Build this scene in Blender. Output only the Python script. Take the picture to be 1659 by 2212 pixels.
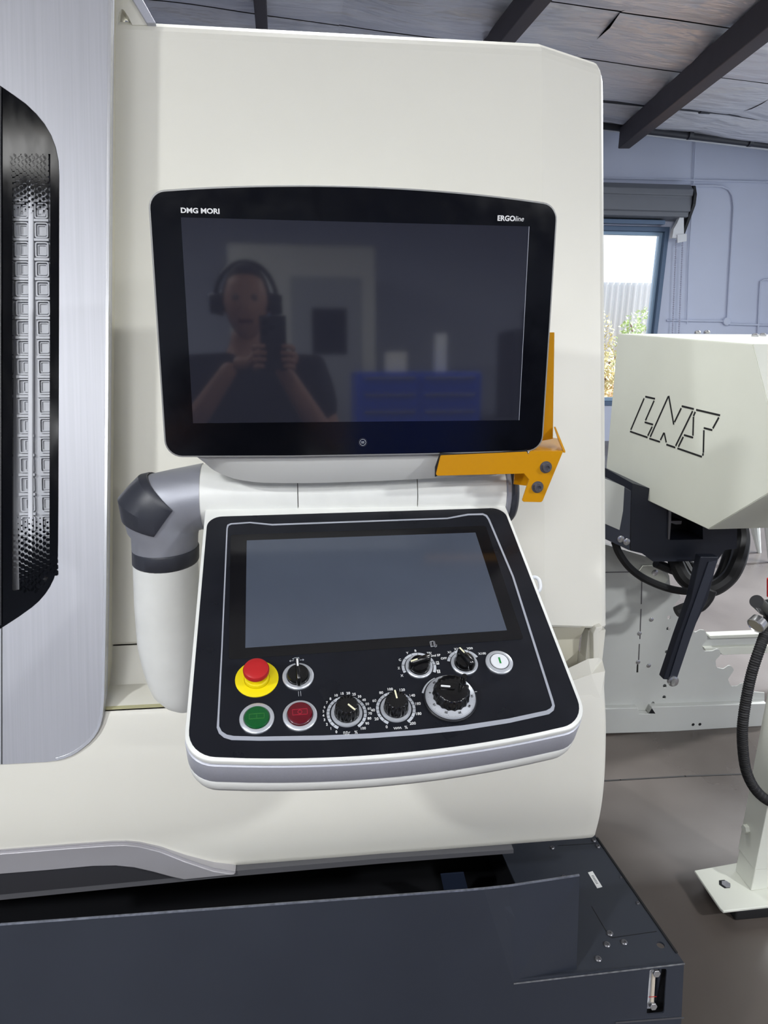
import bpy, bmesh, math, random
from mathutils import Vector, Matrix, noise
from mathutils.geometry import tessellate_polygon
random.seed(7)
for o in list(bpy.data.objects): bpy.data.objects.remove(o)
SC = bpy.context.scene; COL = SC.collection
def lin(c): return tuple(((v/255)/12.92 if v <= 10.3 else ((v/255+.055)/1.055)**2.4) for v in c)

# ------------------------------------------------------------------ camera
CAMX = Vector((0.993, -0.114, 0.011)); CAMDOWN = Vector((-0.022, -0.288, -0.957)); CAMF = Vector((0.112, 0.951, -0.288))
CAMF.normalize(); CAMX = (CAMX-CAMF*CAMX.dot(CAMF)).normalized(); CAMDOWN = CAMF.cross(CAMX)
if CAMDOWN.z > 0: CAMDOWN = -CAMDOWN
EYE = Vector((0, 0, 1.6)); FPX = 1534.
cd = bpy.data.cameras.new('camera'); cam = bpy.data.objects.new('camera', cd); COL.objects.link(cam)
cam.matrix_world = Matrix.Translation(EYE) @ Matrix((CAMX, -CAMDOWN, -CAMF)).transposed().to_4x4()
cd.sensor_fit = 'VERTICAL'; cd.sensor_height = 36; cd.lens = FPX/2212*36; cd.clip_start = .02; cd.clip_end = 200
SC.camera = cam
# ------------------------------------------------------------------ world, sun, exposure
w = bpy.data.worlds.new('world'); SC.world = w; w.use_nodes = True
bg = w.node_tree.nodes['Background']; bg.inputs[0].default_value = (.86, .93, 1, 1); bg.inputs[1].default_value = 2.0
sd = bpy.data.lights.new('sun', 'SUN'); sd.energy = 17; sd.angle = .01; sd.color = (.76, .87, 1)
sun = bpy.data.objects.new('sun', sd); COL.objects.link(sun)
sun.rotation_euler = Vector((1.0, .10, .60)).to_track_quat('Z', 'Y').to_euler(); sun.location = (12, 5, 9)
sun['label'] = 'daylight sun'; 
vs = SC.view_settings; vs.view_transform = 'Standard'; vs.look = 'None'; vs.gamma = 1; vs.use_curve_mapping = False
vs.exposure = -0.14
LAMPS = [(-2.7, -1.5, 155, .4, .35), (2.9, -1.3, 138, .4, .35), (-1.35, -.4, 3, .6, .3), (.1, 2.5, 60, .6, .3), (3.2, 3.4, 145, 1.2, .35), (-.7, -2.7, 75, 1.8, .5), (-1.5, -3.6, 75, 1.2, .35), (2.5, -3.6, 75, 1.2, .35)]  # key lamps and door lamp follow shadows and glare; the rest are added fill
def ceil_z(x): return 3.58-.072*x

# ------------------------------------------------------------------ geometry helpers
def ray(px, py): return CAMX*((px-829.5)/FPX)+CAMDOWN*((py-1106)/FPX)+CAMF
def atY(px, py, Y): v = ray(px, py); return EYE+v*(Y/v.y)
def atZ(px, py, Z): v = ray(px, py); return EYE+v*((Z-1.6)/v.z)
def atX(px, py, X): v = ray(px, py); return EYE+v*(X/v.x)
class Fr:
    def __init__(s, o, x, y, n): s.o, s.x, s.y, s.n = Vector(o), Vector(x).normalized(), Vector(y).normalized(), Vector(n).normalized()
    def __call__(s, u, v, w=0): return s.o+s.x*u+s.y*v+s.n*w
    def loc(s, px, py, w=0):
        r = ray(px, py); t = (s.o+s.n*w-EYE).dot(s.n)/r.dot(s.n); d = EYE+r*t-s.o
        return (d.dot(s.x), d.dot(s.y))
    def at(s, u, v, w=0, rot=0):
        c, sn = math.cos(rot), math.sin(rot)
        return Fr(s(u, v, w), s.x*c+s.y*sn, s.y*c-s.x*sn, s.n)
    def locs(s, L, w=0): return [s.loc(p[0], p[1], w) for p in L]
def XZ(Y): return Fr((0, Y, 0), (1, 0, 0), (0, 0, 1), (0, -1, 0))
def XY(Z): return Fr((0, 0, Z), (1, 0, 0), (0, 1, 0), (0, 0, 1))

def link(name, me, mat, parent=None, smooth=False, bevel=0, seg=2, sharp=.6):
    c = Vector((0, 0, 0))
    if len(me.vertices):
        lo = Vector([min(v.co[i] for v in me.vertices) for i in range(3)]); hi = Vector([max(v.co[i] for v in me.vertices) for i in range(3)])
        c = (lo+hi)/2; me.transform(Matrix.Translation(-c))
    o = bpy.data.objects.new(name, me); COL.objects.link(o); o.location = c
    for m in (mat if isinstance(mat, (list, tuple)) else [mat]): me.materials.append(m)
    if parent: setpar(o, parent)
    if smooth:
        me.shade_smooth()
        me.set_sharp_from_angle(angle=sharp)
    if bevel:
        b = o.modifiers.new('bevel', 'BEVEL'); b.width = bevel; b.segments = seg; b.limit_method = 'ANGLE'; b.angle_limit = .5; b.use_clamp_overlap = True
        me.shade_smooth(); wn = o.modifiers.new('wn', 'WEIGHTED_NORMAL'); wn.keep_sharp = False
    return o
def wmat(o):
    m = Matrix.LocRotScale(o.location, o.rotation_euler, o.scale)
    return wmat(o.parent) @ o.matrix_parent_inverse @ m if o.parent else m
def setpar(o, p): o.parent = p; o.matrix_parent_inverse = wmat(p).inverted()
def thing(name, label, cat, loc, group=None):
    o = bpy.data.objects.new(name, None); COL.objects.link(o); o.location = loc; o.empty_display_size = .05
    o['label'] = label; o['category'] = cat
    if group: o['group'] = group
    return o
def tag(o, label, cat, group=None):
    o['label'] = label; o['category'] = cat
    if group: o['group'] = group
    return o
def struct(o): o['kind'] = 'structure'; return o
def raw(name, vs, fs, mat, parent=None, **k):
    me = bpy.data.meshes.new(name); me.from_pydata([tuple(v) for v in vs], [], fs); 
    bm = bmesh.new(); bm.from_mesh(me); bmesh.ops.recalc_face_normals(bm, faces=bm.faces); bm.to_mesh(me); bm.free()
    return link(name, me, mat, parent, **k)
def area2(p): return sum(p[i][0]*p[(i+1) % len(p)][1]-p[(i+1) % len(p)][0]*p[i][1] for i in range(len(p)))/2
def roundpoly(pts, r, seg=5):
    n = len(pts); out = []
    rs = r if isinstance(r, (list, tuple)) else [r]*n
    for i in range(n):
        p0, p1, p2 = Vector(pts[i-1][:2]), Vector(pts[i][:2]), Vector(pts[(i+1) % n][:2]); rr = rs[i]
        a, b = (p0-p1), (p2-p1); la, lb = a.length, b.length
        if rr <= 0 or la < 1e-9 or lb < 1e-9: out.append(tuple(p1)); continue
        a /= la; b /= lb; ang = math.acos(max(-1, min(1, a.dot(b))))
        if ang > 3.1: out.append(tuple(p1)); continue
        t = min(rr/math.tan(ang/2), la*.49, lb*.49); rr = t*math.tan(ang/2)
        c = p1+(a+b).normalized()*(rr/math.sin(ang/2)); s, e = p1+a*t-c, p1+b*t-c
        a0 = math.atan2(s.y, s.x); a1 = math.atan2(e.y, e.x); d = (a1-a0+math.pi) % (2*math.pi)-math.pi
        for k in range(seg+1): q = a0+d*k/seg; out.append((c.x+rr*math.cos(q), c.y+rr*math.sin(q)))
    return out
def offs(poly, d):
    n = len(poly); s = 1 if area2(poly) > 0 else -1; out = []
    for i in range(n):
        a = Vector(poly[i])-Vector(poly[i-1]); b = Vector(poly[(i+1) % n])-Vector(poly[i])
        if a.length < 1e-9: a = b
        if b.length < 1e-9: b = a
        na = Vector((a.y, -a.x)).normalized(); nb = Vector((b.y, -b.x)).normalized(); m = (na+nb)
        m = m.normalized() if m.length > 1e-6 else na
        out.append(tuple(Vector(poly[i])+m*(d*s/max(.5, m.dot(na)))))
    return out
def prism(name, poly, fr, w0, w1, mat, parent=None, holes=None, bevel=0, **k):
    loops = [list(poly)]+[list(h) for h in (holes or [])]; vs = []; fs = []; idx = []
    for L in loops:
        idx.append((len(vs), len(L))); vs += [fr(p[0], p[1], w1) for p in L]+[fr(p[0], p[1], w0) for p in L]
    if holes:
        flat = [(li, i) for li, L in enumerate(loops) for i in range(len(L))]
        tris = tessellate_polygon([[Vector((p[0], p[1], 0)) for p in L] for L in loops])
        for t in tris:
            fs.append([idx[flat[j][0]][0]+flat[j][1] for j in t])
            fs.append([idx[flat[j][0]][0]+idx[flat[j][0]][1]+flat[j][1] for j in reversed(t)])
    else:
        n = len(poly); fs += [list(range(n)), list(range(2*n-1, n-1, -1))]
    for (s, n) in idx:
        for i in range(n): j = (i+1) % n; fs.append([s+i, s+n+i, s+n+j, s+j])
    return raw(name, vs, fs, mat, parent, bevel=bevel, **k)
def rect(x0, y0, x1, y1): return [(x0, y0), (x1, y0), (x1, y1), (x0, y1)]
def box(name, a, b, mat, parent=None, bevel=0, **k):
    return prism(name, rect(a[0], a[1], b[0], b[1]), XY(0), a[2], b[2], mat, parent, bevel=bevel, **k)
def loft(name, rings, mat, parent=None, caps=True, closed=False, **k):
    n = len(rings[0]); vs = [p for r in rings for p in r]; fs = []
    for a in range(len(rings)-(0 if closed else 1)):
        b = (a+1) % len(rings)
        for i in range(n): j = (i+1) % n; fs.append([a*n+i, a*n+j, b*n+j, b*n+i])
    if caps and not closed: fs += [list(range(n)), list(range(len(rings)*n-1, (len(rings)-1)*n-1, -1))]
    k.setdefault('smooth', True)
    return raw(name, vs, fs, mat, parent, **k)
def circ(fr, r, w=0, n=32, u=0, v=0, ry=None): return [fr(u+r*math.cos(2*math.pi*i/n), v+(ry or r)*math.sin(2*math.pi*i/n), w) for i in range(n)]
def lathe(name, fr, prof, mat, parent=None, n=32, **k): return loft(name, [circ(fr, max(r, 1e-5), w, n) for r, w in prof], mat, parent, **k)
def cyl(name, a, b, r, mat, parent=None, n=20, r2=None, **k):
    a, b = Vector(a), Vector(b); d = (b-a).normalized(); x = d.orthogonal().normalized(); f = Fr(a, x, d.cross(x), d)
    return loft(name, [circ(f, r, 0, n), circ(f, r2 or r, (b-a).length, n)], mat, parent, **k)
def crom(pts, m=8):
    P = [Vector(p) for p in pts]; P = [P[0]*2-P[1]]+P+[P[-1]*2-P[-2]]; out = []
    for i in range(1, len(P)-2):
        for k in range(m):
            t = k/m; a, b, c, d = P[i-1:i+3]
            out.append(.5*((2*b)+(c-a)*t+(2*a-5*b+4*c-d)*t*t+(3*b-a-3*c+d)*t**3))
    return out+[P[-2]]
def tube(name, pts, r, mat, parent=None, n=12, smooth_path=True, m=8, rfun=None, caps=True, closed=False):
    P = crom(pts, m) if smooth_path else [Vector(p) for p in pts]
    rings = []; prev = None
    for i, p in enumerate(P):
        d = (P[min(i+1, len(P)-1)]-P[max(i-1, 0)]).normalized()
        x = d.orthogonal().normalized() if prev is None else (prev-d*prev.dot(d)).normalized(); prev = x
        rings.append(circ(Fr(p, x, d.cross(x), d), rfun(i, len(P)) if rfun else r, 0, n))
    return loft(name, rings, mat, parent, caps=caps)
def joinraw(name, parts, mat, parent=None, **k):
    vs = []; fs = []
    for v, f in parts: n = len(vs); vs += v; fs += [[i+n for i in q] for q in f]
    return raw(name, vs, fs, mat, parent, **k)
def vf_prism(poly, fr, w0, w1):
    n = len(poly); vs = [fr(p[0], p[1], w1) for p in poly]+[fr(p[0], p[1], w0) for p in poly]
    return vs, [list(range(n)), list(range(2*n-1, n-1, -1))]+[[i, n+i, n+(i+1) % n, (i+1) % n] for i in range(n)]
def ribbon(pts, wd):   # quads along a 2-D polyline
    out = []
    for a, b in zip(pts[:-1], pts[1:]):
        a, b = Vector(a), Vector(b); d = (b-a).normalized(); n = Vector((-d.y, d.x))*wd/2; e = d*wd*.3
        out.append([tuple(a-n-e), tuple(b-n+e), tuple(b+n+e), tuple(a+n-e)])
    return out
def strokes(name, lines, wd, fr, w, mat, parent=None, h=.0002):
    return joinraw(name, [vf_prism(q, fr, w-h, w+h) for L in lines for q in ribbon(L, wd)], mat, parent)
def ell(n, r, u=0, v=0, a0=0, a1=None):
    a1 = a0+2*math.pi if a1 is None else a1; full = abs(a1-a0-2*math.pi) < 1e-6
    return [(u+r*math.cos(a0+(a1-a0)*i/(n if full else n-1)), v+r*math.sin(a0+(a1-a0)*i/(n if full else n-1))) for i in range(n)]
def text(name, s, size, fr, mat, parent=None, align='CENTER', sx=1, offset=0, shear=0, h=.0002, w=0):
    cu = bpy.data.curves.new('t', 'FONT'); cu.body = s; cu.size = size; cu.align_x = align; cu.align_y = 'CENTER'; cu.extrude = h; cu.offset = offset; cu.shear = shear; cu.resolution_u = 3
    t = bpy.data.objects.new('t', cu); COL.objects.link(t); bpy.context.view_layer.update()
    me = bpy.data.meshes.new_from_object(t.evaluated_get(bpy.context.evaluated_depsgraph_get())); bpy.data.objects.remove(t); me.materials.clear()
    M = Matrix((fr.x, fr.y, fr.n)).transposed().to_4x4(); M.translation = fr.o+fr.n*w
    me.transform(M @ Matrix.Diagonal((sx, 1, 1, 1))); me.name = name
    return link(name, me, mat, parent)

# ------------------------------------------------------------------ materials
def mat(name, col, rough=.5, metal=0, spec=.5, var=0, vscale=8, bump=0, bscale=40, stretch=(1, 1, 1), coat=0, alpha=None, em=None, rvar=0, dist=.002):
    m = bpy.data.materials.new(name); m.use_nodes = True; nt = m.node_tree; b = nt.nodes['Principled BSDF']
    c = lin(col)+(1,); b.inputs['Base Color'].default_value = c; b.inputs['Roughness'].default_value = rough; b.inputs['Metallic'].default_value = metal
    b.inputs['Specular IOR Level'].default_value = spec; b.inputs['Coat Weight'].default_value = coat; b.inputs['Coat Roughness'].default_value = .05
    if em: b.inputs['Emission Color'].default_value = lin(col)+(1,); b.inputs['Emission Strength'].default_value = em
    if var or bump or rvar:
        tc = nt.nodes.new('ShaderNodeNewGeometry'); mp = nt.nodes.new('ShaderNodeMapping'); mp.inputs['Scale'].default_value = stretch; nt.links.new(tc.outputs['Position'], mp.inputs[0])
    if var or rvar:
        n = nt.nodes.new('ShaderNodeTexNoise'); n.inputs['Scale'].default_value = vscale; n.inputs['Detail'].default_value = 6; nt.links.new(mp.outputs[0], n.inputs[0])
        if var:
            r = nt.nodes.new('ShaderNodeMix'); r.data_type = 'RGBA'; r.inputs[6].default_value = tuple(v*(1-var) for v in c[:3])+(1,); r.inputs[7].default_value = tuple(min(1, v*(1+var)) for v in c[:3])+(1,)
            k = nt.nodes.new('ShaderNodeMapRange'); k.inputs[1].default_value = .3; k.inputs[2].default_value = .7
            nt.links.new(n.outputs[0], k.inputs[0]); nt.links.new(k.outputs[0], r.inputs[0]); nt.links.new(r.outputs[2], b.inputs['Base Color'])
        if rvar:
            k = nt.nodes.new('ShaderNodeMapRange'); k.inputs[1].default_value = .3; k.inputs[2].default_value = .7; k.inputs[3].default_value = max(.02, rough-rvar); k.inputs[4].default_value = rough+rvar
            nt.links.new(n.outputs[0], k.inputs[0]); nt.links.new(k.outputs[0], b.inputs['Roughness'])
    if bump:
        n2 = nt.nodes.new('ShaderNodeTexNoise'); n2.inputs['Scale'].default_value = bscale; n2.inputs['Detail'].default_value = 4; nt.links.new(mp.outputs[0], n2.inputs[0])
        bp = nt.nodes.new('ShaderNodeBump'); bp.inputs['Strength'].default_value = bump; bp.inputs['Distance'].default_value = dist; nt.links.new(n2.outputs[0], bp.inputs['Height']); nt.links.new(bp.outputs[0], b.inputs['Normal'])
    return m
cream = mat('cream_paint', (226, 224, 213), .42, var=.02, vscale=3, bump=.12, bscale=350, dist=.0005)
creamw = mat('console_white', (228, 229, 224), .38, var=.03, vscale=25)
creamd = mat('deep_cream', (214, 210, 192), .45, var=.05, vscale=4)  # slightly deeper, yellower cream for recess, core and door frame
alu = mat('brushed_aluminium', (178, 179, 185), .42, metal=.35, var=.045, vscale=10, stretch=(26, 1, .22))
alue = mat('aluminium_edge', (206, 207, 210), .25, metal=.5)
silver = mat('silver_paint', (190, 192, 202), .4, metal=.12, var=.03, vscale=400, bump=.1, bscale=900, dist=.0003)
silverd = mat('arm_silver', (150, 152, 160), .42, metal=.4, var=.06, vscale=12, bump=.2, bscale=700, dist=.0003)
trimm = mat('trim_grey', (172, 170, 174), .35, metal=.3, var=.03)
gloss = mat('gloss_black', (8, 9, 14), .12, spec=.35, rvar=.04, vscale=30)
insert = mat('door_insert_black', (9, 10, 13), .1, spec=.22, rvar=.03, vscale=60, stretch=(1, 1, .08))
lcd1 = mat('monitor_display', (36, 37, 46), .045, spec=.9)
lcd2 = mat('panel_display', (72, 79, 92), .16, spec=.6, var=.05, vscale=9)
lcdb = mat('display_border', (15, 15, 18), .12, spec=.5)
foil = mat('panel_foil_dark', (22, 24, 31), .32, spec=.32, var=.12, vscale=16, rvar=.07)
stripe = mat('panel_stripe', (176, 180, 190), .35, metal=.2)
white = mat('print_white', (225, 226, 226), .5)
grey = mat('print_grey', (190, 194, 200), .45)
blackp = mat('black_plastic', (24, 25, 30), .38, var=.05, bump=.1, bscale=300)
capm = mat('charcoal_plastic', (44, 46, 54), .42, var=.04, bump=.15, bscale=600, dist=.0003)
knobm = mat('knob_black', (13, 13, 14), .16, spec=.6, rvar=.08, vscale=90)
ringm = mat('ring_silver', (202, 206, 212), .3, metal=.4)
redm = mat('stop_red', (180, 34, 36), .32, spec=.5); yelm = mat('stop_yellow', (236, 216, 6), .42)
greenm = mat('button_green', (4, 84, 34), .2, coat=.3); maroon = mat('button_maroon', (92, 4, 22), .15, coat=.4)
amber = mat('bracket_yellow', (198, 138, 2), .28, spec=.4, coat=.1, bump=.1, bscale=30)
rubber = mat('rubber_black', (20, 20, 22), .6)
steel = mat('dark_steel', (112, 112, 116), .32, metal=.7); chrome = mat('bright_steel', (190, 190, 192), .25, metal=.85)
grill = mat('grille_grey', (166, 168, 173), .4, metal=.15)
navy = mat('tank_blue_grey', (47, 51, 60), .36, spec=.4, var=.06, vscale=5, bump=.15, bscale=500, dist=.0003, rvar=.05)
navyd = mat('opening_shade', (10, 11, 16), .6); navyb = mat('frame_dark_blue', (28, 32, 44), .45, var=.05)  # near-black liner colour stands for the shade inside openings and holes
greenled = mat('mark_green', (30, 140, 60), .4)
lncream = mat('conveyor_cream', (216, 218, 207), .45, var=.03, vscale=5)
lngrey = mat('conveyor_grey', (196, 198, 194), .5, var=.05, vscale=4)
conc = mat('floor_concrete', (88, 81, 76), .35, var=.18, vscale=1.6, bump=.1, bscale=60, rvar=.12)
wallm = mat('wall_paint', (200, 207, 226), .7, var=.03, vscale=1.5, bump=.1, bscale=8)  # cool tint of the light is mixed into the white wall colour
foilm = mat('roof_foil', (232, 232, 236), .42, metal=.35, var=.08, vscale=1.2, bump=1.0, bscale=3.0, stretch=(.5, 1.5, 1), dist=.12)
beamm = mat('beam_brown', (62, 56, 60), .6, var=.1); pipem = mat('pipe_dark', (58, 60, 68), .45)
framem = mat('window_frame_blue', (92, 112, 138), .4, metal=.2); blindm = mat('blind_grey', (112, 116, 124), .45)
whitem = mat('white_plastic', (225, 228, 232), .4); chainm = mat('bead_chain', (190, 194, 214), .35)
sticker = mat('sticker', (225, 226, 224), .5)
lampm = mat('lamp_diffuser', (255, 252, 245), .5, em=6)
def glassmat():
    m = bpy.data.materials.new('clear_glass'); m.use_nodes = True; nt = m.node_tree; nt.nodes.clear()
    o = nt.nodes.new('ShaderNodeOutputMaterial'); mx = nt.nodes.new('ShaderNodeMixShader'); t = nt.nodes.new('ShaderNodeBsdfTransparent'); g = nt.nodes.new('ShaderNodeBsdfGlossy')
    g.inputs['Roughness'].default_value = .03; f = nt.nodes.new('ShaderNodeFresnel'); f.inputs[0].default_value = 1.45
    nt.links.new(f.outputs[0], mx.inputs[0]); nt.links.new(t.outputs[0], mx.inputs[1]); nt.links.new(g.outputs[0], mx.inputs[2]); nt.links.new(mx.outputs[0], o.inputs[0]); return m
glass = glassmat()

# ================================================================== THE ROOM
RX0, RX1, RY0, RY1 = -5.5, 6.0, -7.0, 8.0
struct(box('floor', (RX0-.2, RY0-.2, -.1), (RX1+.2, RY1+.2, 0), conc))
fl_ = XY(0); strokes('expansion_joint', [[fl_.loc(1200, 1693), fl_.loc(1340, 1685), fl_.loc(1480, 1677), fl_.loc(1720, 1668)]], .006, fl_, .0006, rubber, bpy.data.objects['floor'], h=.0006)
# back wall with a window opening
Wb = XZ(RY1)
wl, wt = Wb.loc(1447, 488)[0], Wb.loc(1432, 490)[1]
wh = rect(wl-1.25, .42, wl, wt)
struct(prism('wall_back', [(RX0, 0), (RX1, 0), (RX1, ceil_z(RX1)+.1), (RX0, ceil_z(RX0)+.1)], Wb, -.2, 0, wallm, holes=[wh]))
struct(prism('wall_front', [(RX0, 0), (RX1, 0), (RX1, ceil_z(RX1)+.1), (RX0, ceil_z(RX0)+.1)], XZ(RY0), 0, .2, wallm))
struct(box('wall_left', (RX0-.2, RY0, 0), (RX0, RY1, ceil_z(RX0)+.1), wallm))
YZr = Fr((RX1, 0, 0), (0, 1, 0), (0, 0, 1), (1, 0, 0))
struct(prism('wall_right', [(RY0, 0), (RY1, 0), (RY1, ceil_z(RX1)+.1), (RY0, ceil_z(RX1)+.1)], YZr, 0, .2, wallm, holes=[rect(2.9, .001, 6.9, 2.75)]))
# unseen opening added in the right wall so sun can light the floor
dr = prism('added_opening_1', roundpoly(rect(2.8, .0, 7.0, 2.85), 0), YZr, -.02, .22, framem, holes=[rect(2.9, .002, 6.9, 2.75)]); struct(dr)
ce = struct(raw('ceiling', [(x, y, ceil_z(x)+d) for d in (.06, .2) for x, y in ((RX0-.2, RY0-.2), (RX1+.2, RY0-.2), (RX1+.2, RY1+.2), (RX0-.2, RY1+.2))], [[0, 1, 2, 3], [7, 6, 5, 4], [0, 4, 5, 1], [1, 5, 6, 2], [2, 6, 7, 3], [3, 7, 4, 0]], beamm))
# insulation sheets: bulging foil strips between the beams
def onceil(px, py, dz=0):
    r = ray(px, py); t = (3.58+dz-1.6)/(r.z+.072*r.x); return EYE+r*t
beams_px = [((1367, 262), (1700, -25), .20), ((1062, 92), (1150, -35), .16), ((565, 60), (562, -20), .14)]
XB = [RX0, -3.6, -1.5, .35, 2.2, 4.1, RX1]
yb = [RY0+k*.95 for k in range(17)]
for i in range(len(XB)-1):
    for k in range(len(yb)-1):
        y0, y1 = yb[k]+.01, min(yb[k+1]-.01, RY1); off = random.uniform(-.06, .06); vs_, fs_ = [], []
        if y0 >= RY1 or (XB[i+1] < -1.6 or y1 < 1.) and k % 2: pass
        nx, ny = 10, 6
        for a in range(nx+1):
            for b in range(ny+1):
                x = XB[i]+(XB[i+1]-XB[i])*a/nx; y = y0+(y1-y0)*b/ny
                e = math.sin(math.pi*b/ny)*(.5+.5*math.sin(math.pi*a/nx))
                z = ceil_z(x)+.05-.075*e**.6-.03*noise.noise(Vector((x*1.7, y*2.3, i)))*(1 if 0 < b < ny else .4)
                vs_.append((x, y+off*.3*noise.noise(Vector((x*2, k, 0))), z))
        for a in range(nx):
            for b in range(ny): fs_.append([a*(ny+1)+b, (a+1)*(ny+1)+b, (a+1)*(ny+1)+b+1, a*(ny+1)+b+1])
        raw('insulation_panel', vs_, fs_, foilm, ce, smooth=True, sharp=3)
def beam(n, p0, p1, wd, dp):
    a, b = onceil(*p0, dz=-.02), onceil(*p1, dz=-.02); d = (b-a).normalized(); s = Vector((d.y, -d.x, 0)).normalized()*wd/2; dn = Vector((0, 0, -dp)); b = b+d*3
    q = [a-s, a+s, b+s, b-s]; return struct(raw(n, q+[v+dn for v in q], [[0, 1, 2, 3], [7, 6, 5, 4], [0, 4, 5, 1], [1, 5, 6, 2], [2, 6, 7, 3], [3, 7, 4, 0]], beamm, bevel=.008))
beam('trim_1', (1352, 275), (1640, 20), .12, .2)
beam('trim_2', (1058, 88), (1118, 10), .11, .16)
beam('trim_3', (566, 55), (563, 5), .085, .12)
# pipes along the ceiling and the wall head
def wallpt(px, py, off=.03): return atY(px, py, RY1-off)
pp = thing('ceiling_pipe', 'dark horizontal pipe hung under the foil ceiling across the big beam', 'pipe', atY(1313, 216, 7.2))
a, b = atY(1240, 208, 7.2), atY(1760, 261, 7.2); cyl('pipe', a, b, .028, pipem, pp)
for px in (1523, 1440):
    c = atY(px, 215+(px-1313)*.1, 7.2); cyl('coupling', c-Vector((.05, 0, 0)), c+Vector((.05, 0, 0)), .04, pipem, pp)
    cyl('hanger', c, c+Vector((0, 0, .3)), .008, pipem, pp, n=8)
p2 = thing('wall_head_pipe', 'dark pipe along the top of the back wall', 'pipe', atY(1313, 272, 7.85))
cyl('pipe', atY(1240, 264, 7.85), atY(1760, 325, 7.85), .035, pipem, p2); cyl('pipe', atY(1240, 270, 7.9), atY(1760, 333, 7.9), .02, whitem, p2)
for px in (1345, 1490, 1620): cyl('clamp', atY(px, 267+(px-1290)*.118, 7.84)-Vector((.02, 0, 0)), atY(px, 267+(px-1290)*.118, 7.84)+Vector((.02, 0, 0)), .05, pipem, p2)
# conduits, each a thing
def conduit(label, px, r=.011):
    t = tube('conduit', [wallpt(x, y, .02) for x, y in px], r, wallm, smooth_path=False, n=10); return tag(t, label, 'conduit')
cm = [(1240, 403), (1540, 401), (1560, 403), (1574, 409), (1582, 422), (1585, 445), (1581, 520), (1576, 600), (1571, 690)]
conduit('painted conduit bending down beside the roller blind', cm)
conduit('straight horizontal conduit high on the back wall above the blind', [(1240, 383), (1700, 394)], .009)
conduit('low horizontal conduit running left from the round box', [(1440, 692), (1569, 694)])
conduit('low horizontal conduit running right from the round box', [(1575, 700), (1700, 704)])
conduit('conduit bend at the right edge of the picture', [(1637, 720), (1641, 640), (1643, 608), (1650, 604), (1700, 603)])
conduit('thin vertical wire line on the wall right of the blind', [(1502, 306), (1498, 400), (1494, 460), (1488, 560), (1484, 700)], .006)
jb = wallpt(1570, 694, .03); tag(lathe('junction_box', Fr(jb, (1, 0, 0), (0, 0, 1), (0, -1, 0)), [(.045, -.03), (.045, .012), (.035, .018), (0, .018)], wallm), 'round painted junction box on the back wall', 'electrical box')
# window
win = struct(prism('window_1', wh, Wb, -.14, .01, framem, holes=[offs(wh, -.05)], bevel=.006))
iw = offs(wh, -.05)
prism('window_frame', iw, Wb, -.1, -.04, mat('sash_light', (150, 176, 200), .35, metal=.3), win, holes=[offs(iw, -.04)], bevel=.004)
prism('pane', offs(iw, -.035), Wb, -.075, -.068, glass, win)
# roller blind with its housing, bracket and chains
bl = thing('roller_blind', 'grey rolled up window blind in a long cassette above the window', 'blind', wallpt(1400, 470, 0))
zt, zb = Wb.loc(1475, 404)[1], Wb.loc(1475, 478)[1]; xr = Wb.loc(1472, 440)[0]; h = zt-zb
prof = [(0, zt), (.16, zt+.0), (.23, zt-h*.16), (.235, zt-h*.33), (.215, zt-h*.36), (.225, zt-h*.5), (.22, zt-h*.78), (.19, zt-h*.8), (.19, zt-h*.93), (.05, zt-h), (0, zt-h)]
fb = Fr((0, RY1, 0), (0, -1, 0), (0, 0, 1), (1, 0, 0))
prism('cassette', prof, fb, xr-1.75, xr, blindm, bl, bevel=.008)
prism('bottom_rail', [(.02, zb-.005), (.12, zb-.005), (.12, zb-.05), (.02, zb-.05)], fb, xr-1.7, xr-.22, framem, bl, bevel=.004)
prism('end_cap', roundpoly([(0, zt-.01), (.2, zt-.01), (.25, zt-h*.3), (.25, zt-h*.6), (.1, zt-h*1.4), (0, zt-h*1.4)], .03), fb, xr, xr+.03, blackp, bl)
fw = XZ(RY1-.1)
q = fw.locs([(1471, 452), (1472, 516), (1446, 515), (1449, 496), (1456, 484)]); prism('bracket', q, fw, 0, .06, whitem, bl, bevel=.004)
q = fw.locs([(1456, 508), (1476, 506), (1476, 522), (1456, 526)]); prism('chain_guide', q, fw, .06, .075, whitem, bl, bevel=.004)
for (x0, x1, ph) in ((1461, 1452, 0), (1475, 1466, .5)):
    a, b = atY(x0, 520, RY1-.12), atY(x1, 735, RY1-.12); n = 46; parts = []
    for i in range(n):
        c = a.lerp(b, (i+ph*.5)/n); f = Fr(c, (1, 0, 0), (0, 1, 0), (0, 0, 1)); vs_ = [f(0, 0, .015)]+circ(f, .014, 0, 6)+[f(0, 0, -.015)]
        parts.append((vs_, [[0, 1+k, 1+(k+1) % 6] for k in range(6)]+[[7, 1+(k+1) % 6, 1+k] for k in range(6)]))
    o = joinraw('bead_chain', parts, chainm, bl); o['kind'] = 'stuff'
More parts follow.
